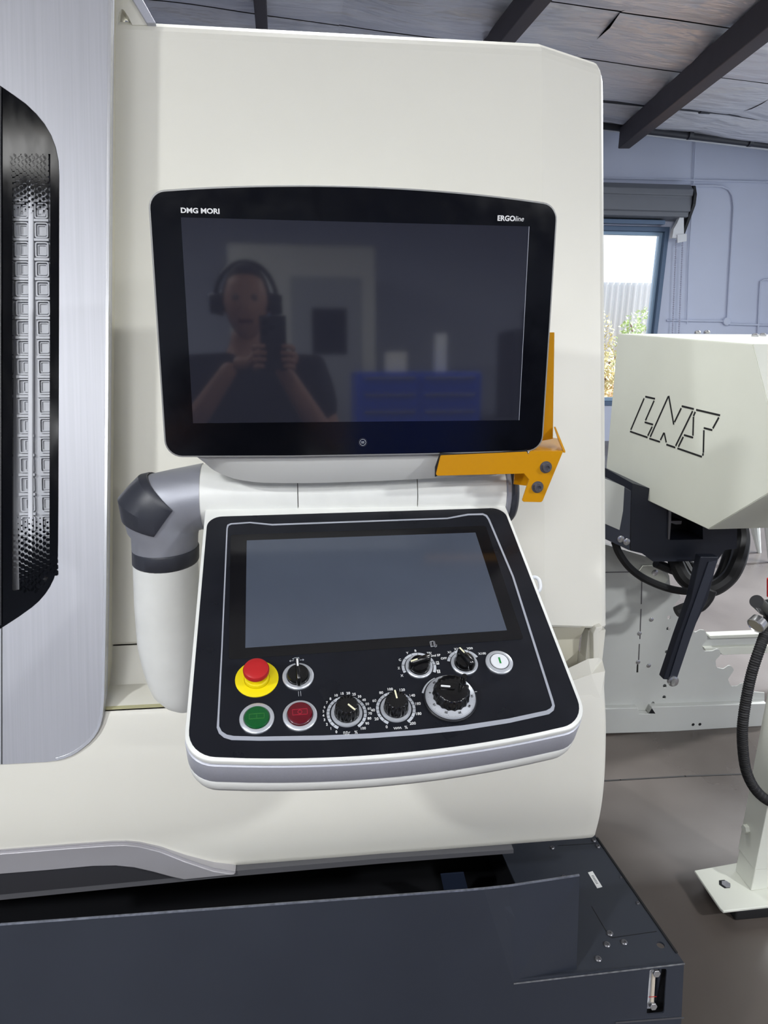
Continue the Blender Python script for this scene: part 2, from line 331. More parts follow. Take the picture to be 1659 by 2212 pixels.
# outside
gr = tag(box('ground', (-4, RY1+.25, -.12), (9, 24, -.02), mat('paving', (196, 150, 120), .8, var=.15, vscale=3)), 'reddish paved ground seen outside through the window', 'ground'); gr['kind'] = 'structure'
struct(box('ground_right', (RX1+.25, -2, -.12), (14, 24, -.03), mat('paving_grey', (170, 168, 164), .8, var=.1)))
fe = thing('corrugated_fence', 'pale corrugated metal fence outside beyond the window', 'fence', (6.5, 14, 0))
fm = mat('fence_metal', (196, 204, 210), .5)
for k in range(8):
    pts = []; n = 6
    for i in range(n*4+1): u = i/4; pts.append((3.6+k*.72+u*.12, 14+(.02 if (i % 4) in (1, 2) else -.02)))
    poly = pts+[(x, y+.004) for x, y in reversed(pts)]
    prism('fence_sheet', poly, XY(0), 0, 1.95, fm, fe)
for k in range(4): box('fence_post', (3.5+k*1.9, 14.05, -.03), (3.58+k*1.9, 14.13, 2.0), fm, fe)
lf = mat('leaf_green', (168, 190, 120), .6, var=.3, vscale=5); lf2 = mat('leaf_olive', (196, 186, 128), .6, var=.3, vscale=5); tw = mat('twig', (120, 90, 62), .8)
for bi, (bx_, by_, bh, m_, lab) in enumerate([(5.15, 12.9, 1.5, lf2, 'leafy olive bush outside against the fence, left in the window'), (6.25, 12.6, 1.45, lf, 'green bush outside against the fence, right in the window'), (4.75, 11.2, .85, lf2, 'low yellowish shrub outside in front of the bushes')]):
    t = thing('bush', lab, 'bush', (bx_, by_, -.02)); parts = []
    for i in range(1500):
        d = Vector((random.gauss(0, 1), random.gauss(0, 1), random.gauss(0, 1))).normalized()*random.random()**.4
        c = Vector((bx_, by_, bh*.55))+Vector((d.x*.62, d.y*.4, d.z*bh*.5)); u = Vector((random.uniform(-1, 1), random.uniform(-1, 1), random.uniform(-1, 1))).normalized(); v = u.orthogonal().normalized()
        parts.append(([c, c+u*.04+v*.02, c+u*.08, c+u*.04-v*.02], [[0, 1, 2, 3]]))
    o = joinraw('foliage', parts, m_, t); o['kind'] = 'stuff'
    for k in range(5): tube('stem', [(bx_, by_, -.02), (bx_+random.uniform(-.2, .2), by_, bh*.4), (bx_+random.uniform(-.45, .45), by_+random.uniform(-.2, .2), bh*.85)], .014, tw, t, n=6, m=3)
# ceiling lamps
for i, (x, y, p, lx, ly) in enumerate(LAMPS):
    wh_ = ['left in front of the lathe', 'right in front of the lathe', 'close over the machine door', 'added above the lathe to light the conveyor side', 'added near the back wall to brighten it', 'added fill over the photographer', 'added fill far left above the blue cabinet aisle', 'added fill far right above the blue cabinet aisle'][i]
    z = ceil_z(x)-.16-abs(.04*lx); t = thing('ceiling_light', 'white LED strip light under the foil ceiling, '+wh_, 'lamp', (x, y, z), 'ceiling lights of the hall')
    box('housing', (x-lx/2, y-ly/2, z), (x+lx/2, y+ly/2, z+.05), whitem, t, bevel=.006); box('diffuser', (x-lx/2+.02, y-ly/2+.02, z-.012), (x+lx/2-.02, y+ly/2-.02, z), lampm, t)
    for s in (-1, 1): cyl('hanger', (x+s*lx*.4, y, z+.05), (x+s*lx*.4, y, ceil_z(x+s*lx*.4)+.08), .004, pipem, t, n=6)
    ld = bpy.data.lights.new('led', 'AREA'); ld.shape = 'RECTANGLE'; ld.size = lx-.1; ld.size_y = ly-.1; ld.energy = p; ld.color = (.96, .98, 1)
    lo = bpy.data.objects.new('led', ld); COL.objects.link(lo); lo.location = (x, y, z-.02); setpar(lo, t)

exec_parts = []
# ================================================================== THE LATHE
lean = Vector((0, .2877, .9577)).normalized(); PM = Fr((0, 1.40, 1.6), (1, 0, 0), lean, Vector((0, -lean.z, lean.y)))
mc = thing('turning_machine', 'large cream machine tool body with curved lower apron behind the control panels', 'machine', (-.1, 1.3, 0))
def panelgrid():
    xc = PM.loc(1180, 500)[0]; ang = .2
    cols = []   # (x, w, top py target in px , bottom py)
    for x in (-1.1, -.6, -.34, -.2, 0, .2, .35, xc-.02): cols.append((x, 0, None))
    cols.append((xc, 0, None)); wr = -.028; xr = PM.loc(1319, 600, wr)[0]; r = .022
    n = 5
    for k in range(1, n+1): f = k/n; x = xc+(xr-r-xc)*f; cols.append((x, -(x-xc)*math.tan(ang), f))
    w0 = cols[-1][1]
    for k in range(1, 6): q = k/5*math.pi/2; cols.append((xr-r+r*math.sin(q), w0-r*(1-math.cos(q)), 1+k/5))
    cols.append((xr, -.7, 2.5))
    st = PM.loc(700, 73.5)[1]+.024; sb = PM.loc(245, 1393)[1]
    rows = []; R = .045
    for (x, w, f) in cols:
        t = st; b = sb
        if f is not None:
            g = min(f, 1); t = st-.014*g; b = sb-.012*g
            if f > 1: t -= .05*min(1, (f-1))**2
            if f > 2: t = rows[-1][2]
        rows.append((x, w, t, b))
    vs_, m = [], None
    for (x, w, t, b) in rows:
        L = [(b+.0, w-.7 if False else w-.05), (b, w-.004), (b+.004, w)]+[(b+(t-R-b)*k/10, w) for k in range(1, 11)]
        L += [(t-R+R*math.sin(q), w-R*(1-math.cos(q))) for q in [k/6*math.pi/2 for k in range(1, 7)]]+[(t, w-.7)]
        if w <= -.69: L = [(s, -.7) for s, _ in L]
        m = len(L); vs_ += [PM(x-.020*min(f or 0, 1)*max(0, 1-(s-sb)/(st-sb)), s, ww) for s, ww in L]
    fs_ = [[i*m+j, (i+1)*m+j, (i+1)*m+j+1, i*m+j+1] for i in range(len(rows)-1) for j in range(m-1)]
    return raw('upper_cover', vs_, fs_, cream, mc, smooth=True, sharp=.12)
panelgrid()
# core body behind the covers
prism('machine_core', [(1.36, .66), (1.36, .9), (1.42, 1.1), (1.70, 2.0), (2.1, 2.0), (2.1, .66)], Fr((0, 0, 0), (0, 1, 0), (0, 0, 1), (1, 0, 0)), -1.1, .5, creamd, mc)
# ledge below the seam, left of the column
s0 = PM.loc(245, 1394)[1]; seam = PM(0, s0-.002, -.004)
prof = [(seam.y, seam.z), (seam.y-.012, seam.z-.03), (seam.y-.035, seam.z-.06), (1.150, .926), (1.128, .9185), (1.121, .9165)]
lv = [Vector((x, y, z)) for x in (-1.1, .18) for y, z in prof]; n = len(prof)
raw('ledge_panel', lv+[v+Vector((0, .05, -.02)) for v in lv], [[i, i+1, n+i+1, n+i] for i in range(n-1)]+[[2*n+i, 3*n+i, 3*n+i+1, 2*n+i+1] for i in range(n-1)]+[[0, n, 3*n, 2*n], [n-1, 2*n-1, 4*n-1, 3*n-1]], cream, mc, smooth=True)
box('gutter_seal', (-1.1, 1.119, .9165), (.18, 1.127, .9185), mat('yellowed_seal', (198, 194, 152), .5), mc)
# recessed panel to the right of the column
pr = [(seam.y+.012, seam.z-.006), (seam.y+.035, seam.z-.045), (seam.y+.035, .86), (seam.y+.09, .86), (seam.y+.09, seam.z-.006)]
xg = atY(1250, 1410, seam.y+.035).x
prism('recess_panel', pr, Fr((0, 0, 0), (0, 1, 0), (0, 0, 1), (1, 0, 0)), .19, xg, creamd, mc, bevel=.002)
box('recess_side_plate', (xg+.014, seam.y+.03, .82), (xg+.05, seam.y+.06, seam.z-.025), cream, mc)
f_ = XZ(seam.y+.004); prism('side_bracket', f_.locs([(1281, 1369), (1288, 1356), (1302, 1353), (1302, 1359), (1294, 1367), (1294, 1440), (1282, 1440)]), f_, -.02, 0, cream, mc, bevel=.002)
# apron: convex lower cover
def apz(Y, py, px=1300): return atY(px, py, Y).z
ap = [(1.117, .9150), (1.112, .908), (1.100, .880), (1.088, .845), (1.078, .80), (1.070, .75), (1.067, .70), (1.071, .65), (1.080, .605), (1.098, .590), (1.14, .588), (1.3, .588)]
def apron_at(py):  # Y of the apron under a pixel row near the middle
    best = min(((abs((1.6-z)/Y-(-ray(800, py).z/ray(800, py).y)), Y) for Y, z in ap[:9]))
    return best[1]
XR = .552; vs_ = []; xs = [-1.1, -.6, 0, .3, .45, .52]
m = len(ap); pts = crom([(0, y, z) for y, z in ap[:9]], 4)+[Vector((0, y, z)) for y, z in ap[9:]]; m = len(pts)
for x in xs: vs_ += [Vector((x, p.y, p.z)) for p in pts]
for k in range(1, 6): q = k/5*math.pi/2; vs_ += [Vector((XR-.018+.018*math.sin(q), p.y+.018*(1-math.cos(q)), p.z)) for p in pts]
vs_ += [Vector((XR, 1.5, min(p.z, .92))) for p in pts]
cn = len(vs_)//m
raw('apron', vs_, [[i*m+j, (i+1)*m+j, (i+1)*m+j+1, i*m+j+1] for i in range(cn-1) for j in range(m-1)], cream, mc, smooth=True, sharp=.9)
# raised corner of the apron at the right end
F0 = Vector((.36, 1.1070, .896)); F1 = Vector((XR-.014, 1.1070, .896)); F2 = Vector((XR-.001, 1.122, .896))
C0 = atY(1180, 1486, 1.121); C1 = atY(1277, 1456.5, 1.122); C2 = atY(1307, 1450, 1.128); T0 = atY(1180, 1466, 1.14); T1 = atY(1271, 1423, 1.15); T2 = atY(1294, 1421, 1.155); T3 = atY(1301, 1426, 1.165)
front = [F0, F1, F2, C0, C1, C2, T0, T1, T2, T3]; bk = Vector((0, .05, -.05)); B0 = [T0+bk, T1+bk, T2+bk, T3+bk, Vector((F2.x, 1.2, .896)), Vector((F0.x, 1.2, .896))]
raw('apron_corner', front+B0, [[0, 1, 4, 3], [1, 2, 5, 4], [3, 4, 8, 7, 6], [4, 5, 9, 8], [6, 7, 11, 10], [7, 8, 12, 11], [8, 9, 13, 12], [2, 14, 13, 9, 5], [15, 10, 11, 12, 13, 14], [0, 3, 6, 10, 15]], cream, mc)
# silver trim and dark base panel, lower left
ft = XZ(1.060)
top = [(-60, 1851), (0, 1845), (150, 1833), (235, 1827), (270, 1826), (300, 1829), (345, 1840), (400, 1862), (460, 1882), (508, 1890)]
bot = [(398, 1901), (370, 1895), (330, 1884), (290, 1875), (250, 1871), (200, 1872), (100, 1881), (0, 1889), (-60, 1894)]
prism('apron_trim', ft.locs(top+bot), ft, -.03, .0, trimm, mc, bevel=.002)
prism('trim_lip', ft.locs(top+[(x, y-4) for x, y in reversed(top)]), ft, -.03, -.004, trimm, mc)
prism('base_panel', ft.locs([(-60, 1890), (0, 1886), (235, 1866), (300, 1872), (398, 1896), (505, 1889), (-60, 1944)]), ft, -.03, -.006, mat('base_dark', (50, 50, 54), .45), mc)
prism('base_rail', ft.locs([(-60, 1938), (500, 1889), (830, 1861), (1112, 1842), (1112, 1850), (830, 1872), (500, 1901), (-60, 1958)]), ft, -.04, -.008, mat('rail_dark', (84, 84, 88), .5), mc)
# hood frame at the upper left
fh = Fr(PM(0, 0, -.004), PM.x, PM.y, PM.n)
prism('hood_frame', fh.locs([(246, -260), (110, -260), (285-115, -260), (285, 0), (318, 52), (286, 52), (277, 36), (268, 22), (262, 20), (257, 27), (254, 40), (252, 60), (246, 70)][:1]+[(120, -260), (284, -2), (318, 54), (286, 54), (277, 36), (268, 22), (263, 19), (257, 27), (254, 42), (252, 70), (240, 70), (240, -260)][1:]), fh, -.03, 0, cream, mc)
prism('hood_trim', fh.locs([(120, -260), (284, -2), (318, 54), (338, 54), (308, 0), (150, -260)]), fh, -.03, .006, silver, mc, bevel=.002)
prism('hood_inner', fh.locs([(250, 10), (275, 10), (300, 60), (250, 60)]), fh, -.1, -.09, creamd, mc)

# ---- sliding door
DW = .085; dd = Fr(PM(0, 0, DW), PM.x, PM.y, PM.n)
door = thing('machine_door', 'brushed aluminium sliding door with black slotted window insert at the left', 'door', (-.55, 1.1, .8))
dpx = [(240, -200), (240, 0), (237, 300), (233, 900), (229, 1300), (225, 1500), (223, 1530), (221, 1548), (217, 1566), (211, 1580), (203, 1592), (193, 1604), (181, 1614), (168, 1624), (154, 1632), (139, 1638), (122, 1643), (100, 1646), (5, 1651), (-260, 1668), (-260, -200)]
dp = dd.locs(dpx); ins_px = [(-60, 150), (4, 188), (30, 206), (56, 225), (78, 246), (96, 268), (110, 292), (120, 318), (126, 348), (127.5, 380), (127, 700), (125.5, 1100), (125, 1170), (124.5, 1200), (123, 1222), (120, 1238), (115, 1252), (107, 1268), (97, 1283), (84, 1298), (68, 1312), (40, 1332), (0, 1358), (-60, 1398)]
ip = dd.locs(ins_px)
prism('door_panel', dp, dd, -.012, 0, alu, door, holes=[offs(ip, .0005)], bevel=0)
prism('edge_lip', [(x, y) for x, y in dp[:9]]+[(x-.0105, y) for x, y in reversed(dp[:8])] if False else dd.locs([(x+1, y) for x, y in dpx[:17]])+list(reversed(dd.locs([(x-6*(1-.7*max(0, min(1, (y-1540)/100))), y-6*max(0, min(1, (y-1540)/80))) for x, y in dpx[:17]]))), dd, -.012, .0015, alue, door, bevel=.0006)
# door side (undercut) as a loft from the front edge to the back edge
r0 = [dd(*p, -.001) for p in dd.locs([(x+1, y) for x, y in dpx[:19]])]
bkf = Fr(dd(0, 0, -.045), dd.x, dd.y, dd.n); r1 = [bkf(*bkf.loc(x+7-10*max(0, min(1, (y-1520)/80)), y-12*max(0, min(1, (y-1540)/90)))) for x, y in dpx[:19]]
raw('door_side', r0+r1, [[i, i+1, 19+i+1, 19+i] for i in range(18)], silver, door, smooth=True)
bkf2 = Fr(dd(0, 0, -.08), dd.x, dd.y, dd.n)
prism('door_frame', bkf2.locs([(-260, -200), (250, -200), (248, 60), (246, 700), (240, 1400), (239, 1490), (231, 1503), (229, 1535), (-260, 1560)]), bkf2, -.02, .034, creamd, door, bevel=.003)
strokes('panel_joint', [[dd.loc(4, 1352), dd.loc(4, 1650)]], .0014, dd, .0004, rubber, door)
# window insert: black border with an opening, recessed grille behind clear glass
hole = dd.locs([(27, 333), (109, 333), (108, 700), (107, 1240), (97, 1264), (27, 1276)]); hole = [(p[0], p[1]) for p in hole]
GT, GB = 262, 1290
prism('insert_border', ip, dd, -.004, .0008, insert, door, holes=[hole])
prism('edge_strip', dd.locs([(-60, 180), (5, 190), (5, 1350), (-60, 1380)]), dd, .0008, .004, blackp, door, bevel=.001)
gb = Fr(dd(0, 0, -.016), dd.x, dd.y, dd.n)
prism('grille_back', gb.locs([(20, 250), (116, 250), (112, 1300), (20, 1300)]), gb, -.004, 0, grill, door)
prism('grille_bar', gb.locs([(64, 255), (76, 255), (74, 1295), (63, 1295)]), gb, 0, .008, mat('grille_bright', (204, 206, 211), .35), door, bevel=.002)
u0 = gb.loc(33, 500)[0]; u1 = gb.loc(64, 500)[0]; u2 = gb.loc(77, 500)[0]; u3 = gb.loc(106, 500)[0]; pitch = (gb.loc(70, 460)[1]-gb.loc(70, 1134)[1])/16; v0 = gb.loc(70, 415)[1]
hgt = pitch*.80; pmesh = {}
def pocket(side):
    wd = (u1-u0) if side == 0 else (u3-u2); o = roundpoly(rect(-wd/2, -hgt/2, wd/2, hgt/2), .004, 3); i = offs(o, -.0022)
    sh = .0025 if side == 0 else -.0015; i2 = roundpoly(rect(-wd*.28+sh, -hgt*.33, wd*.36+sh*.3, hgt*.36), .0025, 3)
    F0 = gb.at((u0+u1)/2 if side == 0 else (u2+u3)/2, v0)
    a = prism('pocket', o, F0, 0, .005, grill, door, holes=[i], smooth=True); b = prism('pocket_floor', i2, F0, 0, .0022, grill, a, holes=[offs(i2, -.0015)])
    return a, b
for side in (0, 1):
    a, b = pocket(side)
    for k in range(-3, 19):
        if k == -3: continue
        c = a.copy(); COL.objects.link(c); c.parent = a.parent; c.matrix_parent_inverse = a.matrix_parent_inverse; c.location = a.location-PM.y*(pitch*k)
        d_ = b.copy(); COL.objects.link(d_); d_.parent = c; d_.matrix_parent_inverse = wmat(a).inverted()
    bpy.data.objects.remove(b); bpy.data.objects.remove(a)
ribs = [vf_prism(gb.locs([(28, y), (108, y), (108, y+6), (28, y+6)]), gb, 0, .0065) for y in []]
rp = []
for k in range(-3, 19):
    vv = v0-pitch*(k-.5); rp.append(vf_prism(rect(u0-.002, vv-.0022, u1+.001, vv+.0022), gb, 0, .0062)); rp.append(vf_prism(rect(u2-.001, vv-.0022, u3+.001, vv+.0022), gb, 0, .0062))
joinraw('grille_ribs', rp, grill, door)
# printed dots fading out at both ends
parts = []
pu = dd.loc(35, 500)[0]-dd.loc(27, 500)[0]; pv = dd.loc(50, 500)[1]-dd.loc(50, 512.6)[1]; ul = dd.loc(27, 600)[0]; ur = dd.loc(110.5, 600)[0]
for end in (0, 1):
    vb = dd.loc(60, 458)[1] if end == 0 else dd.loc(60, 1118)[1]; n = 10 if end == 0 else 13
    for i in range(0, 11):
        for j in range(n):
            u = ul+pu*i; fr_ = (j+((i*.36) % 1))/n; v = vb+pv*(j+((i*.36) % 1))*(1 if end == 0 else -1)
            g = fr_+(.12*(i/10-.5)); rr = pv*(.10+.47*min(1, max(0, g*1.1))**.8)
            if rr > pv*.56: rr = pv*.6
            if end == 1 and (v < dd.loc(60, 1262)[1] and u > dd.loc(88, 1262)[0] or v < dd.loc(60, 1245)[1] and u > dd.loc(97, 1245)[0]): continue
            cc = [(min(ur+.0005, max(ul-.0005, x)), y) for x, y in ell(10, rr, u, v)]
            vs_ = [dd(x, y, .0009) for x, y in cc]; parts.append((vs_, [list(range(10))]))
o = joinraw('printed_dots', parts, insert, door); o['kind'] = 'stuff'

# ================================================================== SUPPORT ARM
arm = thing('support_arm', 'silver and cream swivel arm column carrying both control panels', 'arm', (-.27, 1.12, .9))
AY = 1.12
def ringpair(pl, pr_, dep, n=36, sq=1.0):
    a, b = atY(pl[0], pl[1], AY), atY(pr_[0], pr_[1], AY); c = (a+b)/2; h = (b-a)/2
    return [c+h*math.cos(t)+Vector((0, 1, 0))*dep*math.sin(t) for t in [2*math.pi*i/n for i in range(n)]]
el = [((436, 1002), (444, 1141), .052), ((370, 1015), (441, 1140), .052), ((303, 1030), (438, 1141), .053), ((281, 1052), (435, 1141), .054), ((260, 1076), (432, 1142), .054), ((267, 1110), (430, 1144), .054), ((276, 1146), (429, 1150), .053), ((284, 1156), (428, 1156), .052), ((286, 1190), (427, 1184), .052)]
elo = loft('elbow', [ringpair(*e) for e in el], silverd, arm, sharp=.7, bevel=0)
# dark cap wrapping the outer corner: elbow surface pushed out and cut to a five sided patch
bm = bmesh.new(); rings = [ringpair(*e) for e in el[1:8]]; vv = [[bm.verts.new(p) for p in r] for r in rings]
for i in range(len(vv)-1):
    for j in range(36): bm.faces.new([vv[i][j], vv[i][(j+1) % 36], vv[i+1][(j+1) % 36], vv[i+1][j]])
bmesh.ops.recalc_face_normals(bm, faces=bm.faces); bm.normal_update()
for v in bm.verts: v.co += v.normal*.0035*(1 if v.normal.dot(v.co-Vector((-.24, AY, 1.28))) > 0 else -1)
def cutpx(p, q, keep):   # plane through the two pixels' points, parallel to Y
    a, b = atY(*p, AY-.05), atY(*q, AY-.05); nrm = Vector((b.z-a.z, 0, -(b.x-a.x))).normalized(); k = atY(*keep, AY-.05)
    if (k-a).dot(nrm) > 0: nrm = -nrm
    bmesh.ops.bisect_plane(bm, geom=bm.verts[:]+bm.edges[:]+bm.faces[:], plane_co=a, plane_no=nrm, clear_outer=True)
cutpx((297, 1032), (374, 1101), (290, 1100)); cutpx((374, 1101), (334, 1157), (290, 1100)); cutpx((276, 1146), (330, 1157), (290, 1100))
me = bpy.data.meshes.new('elbow_cap'); bm.to_mesh(me); bm.free()
co = link('elbow_cap', me, capm, arm, smooth=True, sharp=.3); co['label'] = 'charcoal plastic corner cap'
sm = co.modifiers.new('solid', 'SOLIDIFY'); sm.thickness = .003; sm.offset = -1
b_ = co.modifiers.new('bevel', 'BEVEL'); b_.width = .001; b_.segments = 2; b_.limit_method = 'ANGLE'
loft('swivel_ring', [ringpair((285.5, 1184), (429, 1178), .054), ringpair((286, 1187), (430, 1180), .055), ringpair((286.5, 1212), (430, 1206), .055), ringpair((290, 1216), (428, 1210), .053)], capm, arm)
cl = [((288, 1212), (428, 1209), .053), ((291, 1300), (432, 1300), .054), ((297, 1380), (435, 1380), .056), ((303, 1410), (436, 1410), .057), ((311, 1440), (437, 1440), .057), ((320, 1466), (436, 1466), .056), ((329, 1484), (434, 1490), .055), ((345, 1496), (432, 1510), .05), ((360, 1502), (430, 1515), .045)]
loft('column', [ringpair(*e) for e in cl], creamw, arm)
# horizontal hinge between the displays
def hx(px): return atY(px, 1050, AY-.04).x
hz = (atY(440, 1002, AY).z+atY(444, 1141, AY).z)/2+.001; R_ = .051; FH = Fr((0, AY, hz), (0, 1, 0), (0, 0, 1), (1, 0, 0))
def hcyl(name, x0, x1, r, m_, ch=.002): return loft(name, [circ(FH, r-ch, x0, 40), circ(FH, r, x0+ch, 40), circ(FH, r, x1-ch, 40), circ(FH, r-ch, x1, 40)], m_, arm)
x0, x1, x2, x3 = hx(426), hx(643), hx(901), hx(1092)
hcyl('hinge_cover', x0, x1-.0006, R_, creamw, .0006); hcyl('hinge_cover', x1+.0006, x2-.0006, R_-.0008, creamw, .0006); hcyl('hinge_cover', x2+.0006, x3, R_, creamw, .0006)
hcyl('hinge_core', x0+.01, x3-.01, R_-.0045, blackp)
hcyl('end_ring', x3, x3+.009, R_+.001, silverd); e_ = hcyl('end_cap', x3+.009, x3+.021, R_+.003, capm, .004)

# ================================================================== UPPER MONITOR
UM = Fr((.085, 1.0279, 1.5639), (.9999, .0142, -.0011), (.0004, .0473, .9989), (.0142, -.9988, .0473))
mon = thing('monitor', 'wide black glass touch monitor with arched top, switched off', 'monitor', (.085, 1.06, 1.36))
arc = [(-.2755+.551*k/20, .1788-.0152*((k-10)/10)**2-.001*(1-(k/20))*0) for k in range(21)]
arc = [(x, .1785-(x+.005)**2*.19) for x, _ in arc]
mo = roundpoly([(-.2755, arc[0][1])]+arc[2:-2]+[(.2755, arc[-1][1])]+[(.2745, -.181), (.1, -.1835), (-.1, -.1838), (-.2765, -.1815)], [.021]+[0]*17+[.021, .022, 0, 0, .022], 7)
prism('rim', offs(mo, .0022), UM, -.012, -.0008, mat('rim_grey', (150, 150, 148), .35, metal=.3), mon, bevel=.001)
prism('back_shell', offs(mo, -.004), UM, -.03, -.012, creamw, mon, bevel=.006)
scr = rect(-.2373, -.1357, .2370, .1352)
prism('glass', mo, UM, -.004, 0, gloss, mon, bevel=.0006)
prism('screen', scr, UM, 0, .0003, lcd1, mon)
prism('screen_edge', rect(.2368, -.1357, .2374, .1352), UM, .0002, .0005, stripe, mon)
text('lettering', 'DMG MORI', .0088, UM.at(-.2373, .1436, .0003), white, mon, align='LEFT', sx=1.15, offset=.00028)
lx = UM.at(.1908, .1446, .0003); text('lettering', 'ERGO', .0096, lx, white, mon, align='LEFT', sx=1.0, offset=.00028)
text('lettering', 'line', .0096, UM.at(.2158, .1446, .0003), white, mon, align='LEFT', sx=.95, shear=.25)
hb = UM.at(.0028, -.1659)
ho = prism('home_button', ell(28, .0064), hb, 0, .0003, gloss, mon)
strokes('button_ring', [ell(24, .0044)+[(.0044, 0)]], .0005, hb, .0005, grey, ho); strokes('outer_ring', [ell(28, .0061)+[(.0061, 0)]], .0003, hb, .0005, steel, ho)
joinraw('button_dots', [vf_prism(rect(x-.0005, y-.0005, x+.0005, y+.0005), hb, .0003, .0006) for x in (-.0016, 0, .0016) for y in (-.0009, .0009)], grey, ho)
# chin housing that slopes back to the hinge
NP = 24
topc = [UM.loc(418+(1108-418)*k/NP, 984-11*k/NP, -.010) for k in range(NP+1)]
botpx = [(436, 992), (446, 1004), (462, 1016), (482, 1026), (505, 1034), (535, 1040), (570, 1043), (640, 1044), (700, 1043), (760, 1041), (820, 1039), (880, 1036), (940, 1033), (1000, 1031), (1040, 1029), (1075, 1026), (1095, 1018)]
def samp(L, t): i = min(int(t*(len(L)-1)), len(L)-2); f = t*(len(L)-1)-i; return (L[i][0]*(1-f)+L[i+1][0]*f, L[i][1]*(1-f)+L[i+1][1]*f)
botc = [UM.loc(*samp(botpx, k/NP), -.032) for k in range(NP+1)]
midc = [UM.loc(*[a*.55+b*.45 for a, b in zip((420+(1108-420)*k/NP, 984-11*k/NP), samp(botpx, k/NP))], -.016) for k in range(NP+1)]
vs_ = [UM(*p, -.010) for p in topc]+[UM(*p, -.014) for p in midc]+[UM(*p, -.032) for p in botc]+[UM(p[0], p[1]+.002, -.06) for p in botc]+[UM(p[0], p[1], -.06) for p in topc]; n = NP+1
raw('chin_housing', vs_, [[r*n+i, r*n+i+1, (r+1)*n+i+1, (r+1)*n+i] for r in range(4) for i in range(NP)]+[[r*n+NP for r in range(5)], [r*n for r in range(4, -1, -1)], [4*n+i for i in range(NP+1)]+[i for i in range(NP, -1, -1)]][:2], mat('chin_shaded', (206, 206, 202), .4, var=.02), mon, smooth=True, sharp=.5)  # weaker light on the chin is put into its greyer colour

# ---- yellow bracket
yb_ = thing('yellow_bracket', 'bright yellow bent sheet metal bracket at the lower right corner of the monitor', 'bracket', (.33, 1.03, 1.31))
FY = XZ(1.0115)
pl = FY.locs([(952, 984), (1138, 976), (1141, 982), (1146, 975), (1217, 974), (1171, 1085), (1127, 1084), (1143, 1036), (1132, 1023), (941, 1028)])
prism('plate', roundpoly(pl, [.002, 0, 0, 0, .001, .004, .003, 0, 0, .003], 3), FY, -.003, 0, amber, yb_, bevel=.0006)
zf = atY(1180, 975, 1.0145).z-.0015; F2 = XY(zf)
prism('flange', F2.locs([(1146, 975), (1217, 974), (1205, 948), (1188, 946), (1165, 953), (1140, 962)]), F2, -.002, .001, amber, yb_, bevel=.0005)
FB = XZ(1.072); prism('upright_bar', FB.locs([(1150, 718), (1198, 718), (1194.5, 948), (1150, 956)]), FB, -.003, 0, amber, yb_, bevel=.0005)
a0, a1 = atY(1217, 974, 1.0135), atY(1217, 978, 1.0135); top_ = Vector((atY(1196, 922, 1.069).x, 1.069, atY(1196, 922, 1.069).z)); low_ = atY(1205, 950, 1.069)
raw('gusset', [a0, a1, low_, top_]+[v+Vector((.003, 0, 0)) for v in (a0, a1, low_, top_)], [[0, 1, 2, 3], [7, 6, 5, 4], [0, 4, 5, 1], [1, 5, 6, 2], [2, 6, 7, 3], [3, 7, 4, 0]], amber, yb_)
FG = XZ(1.05); prism('lower_tab', FG.locs([(1112, 1020), (1146, 1020), (1142, 1050), (1110, 1046)]), FG, -.003, 0, amber, yb_)
FR = XZ(1.014); prism('rubber_edge', FR.locs([(951, 979), (1000, 981), (1080, 977), (1139, 972), (1141, 980), (953, 990), (945, 1028), (940, 1030), (940, 1010)]), FR, -.003, .0, rubber, yb_)
for px, py in ((1179, 1009), (1161, 1052)):
    c = FY.loc(px, py); s = lathe('socket_screw', FY.at(*c), [(.0092, 0), (.0092, .001), (.0066, .0012), (.0066, .0062), (.0060, .007), (.0036, .007), (.0034, .004), (0, .004)], steel, yb_, n=24)

# ================================================================== LOWER CONTROL CONSOLE
LO = Fr((.0917, .9213, 1.2152), (.9994, .0333, .0036), (-.0317, .9061, .4219), (.0108, -.4218, .9066))
con = thing('control_console', 'sloping operator console with grey touch display, knobs and push buttons', 'control panel', (.09, .95, 1.12))
mids = [(.17-.34*k/16) for k in range(17)]
def outline(d=0, top=0, rb=.052, rt=.022):
    P = [(-.2325-d, .1548+d+top), (.2325+d, .1515+d+top), (.2325+d, -.2392-d)]+[(u, -.2590-d+(u+.0072)**2*.348) for u in mids]+[(-.2345-d, -.2412-d)]
    return roundpoly(P, [rt, rt, max(.01, rb+d)]+[0]*17+[max(.01, rb+d)], 8)
tv = LO.loc(760, 1073)[1]-.1535
glassO = outline()
prism('panel_face', glassO, LO, -.003, 0, foil, con, bevel=.0005)
def sec(d, top, w_, rb=.052, rt=.02): return [LO(p[0], p[1], w_) for p in outline(d, top, rb, rt)]
loft('top_rim', [sec(.0035, .0, -.0005, rt=.02), sec(.0042, tv*.8, -.0015), sec(.0044, tv, -.0035), sec(.0044, tv, -.0068)], creamw, con, sharp=1.2)
loft('rim_groove', [sec(.0015, tv-.004, -.0065), sec(.0015, tv-.004, -.012)], rubber, con)
loft('side_band', [sec(.0035, tv-.002, -.0096), sec(.0052, tv, -.0108), sec(.0062, tv, -.0430), sec(.0050, tv-.002, -.0452)], silver, con, sharp=.9)
loft('bottom_shell', [sec(.0046, tv-.004, -.0456), sec(.0060, tv-.006, -.0475), sec(.0058, tv-.006, -.0600), sec(.0040, tv-.008, -.0675), sec(-.002, tv-.014, -.073), sec(-.05, tv-.03, -.078)], creamw, con, sharp=.9)
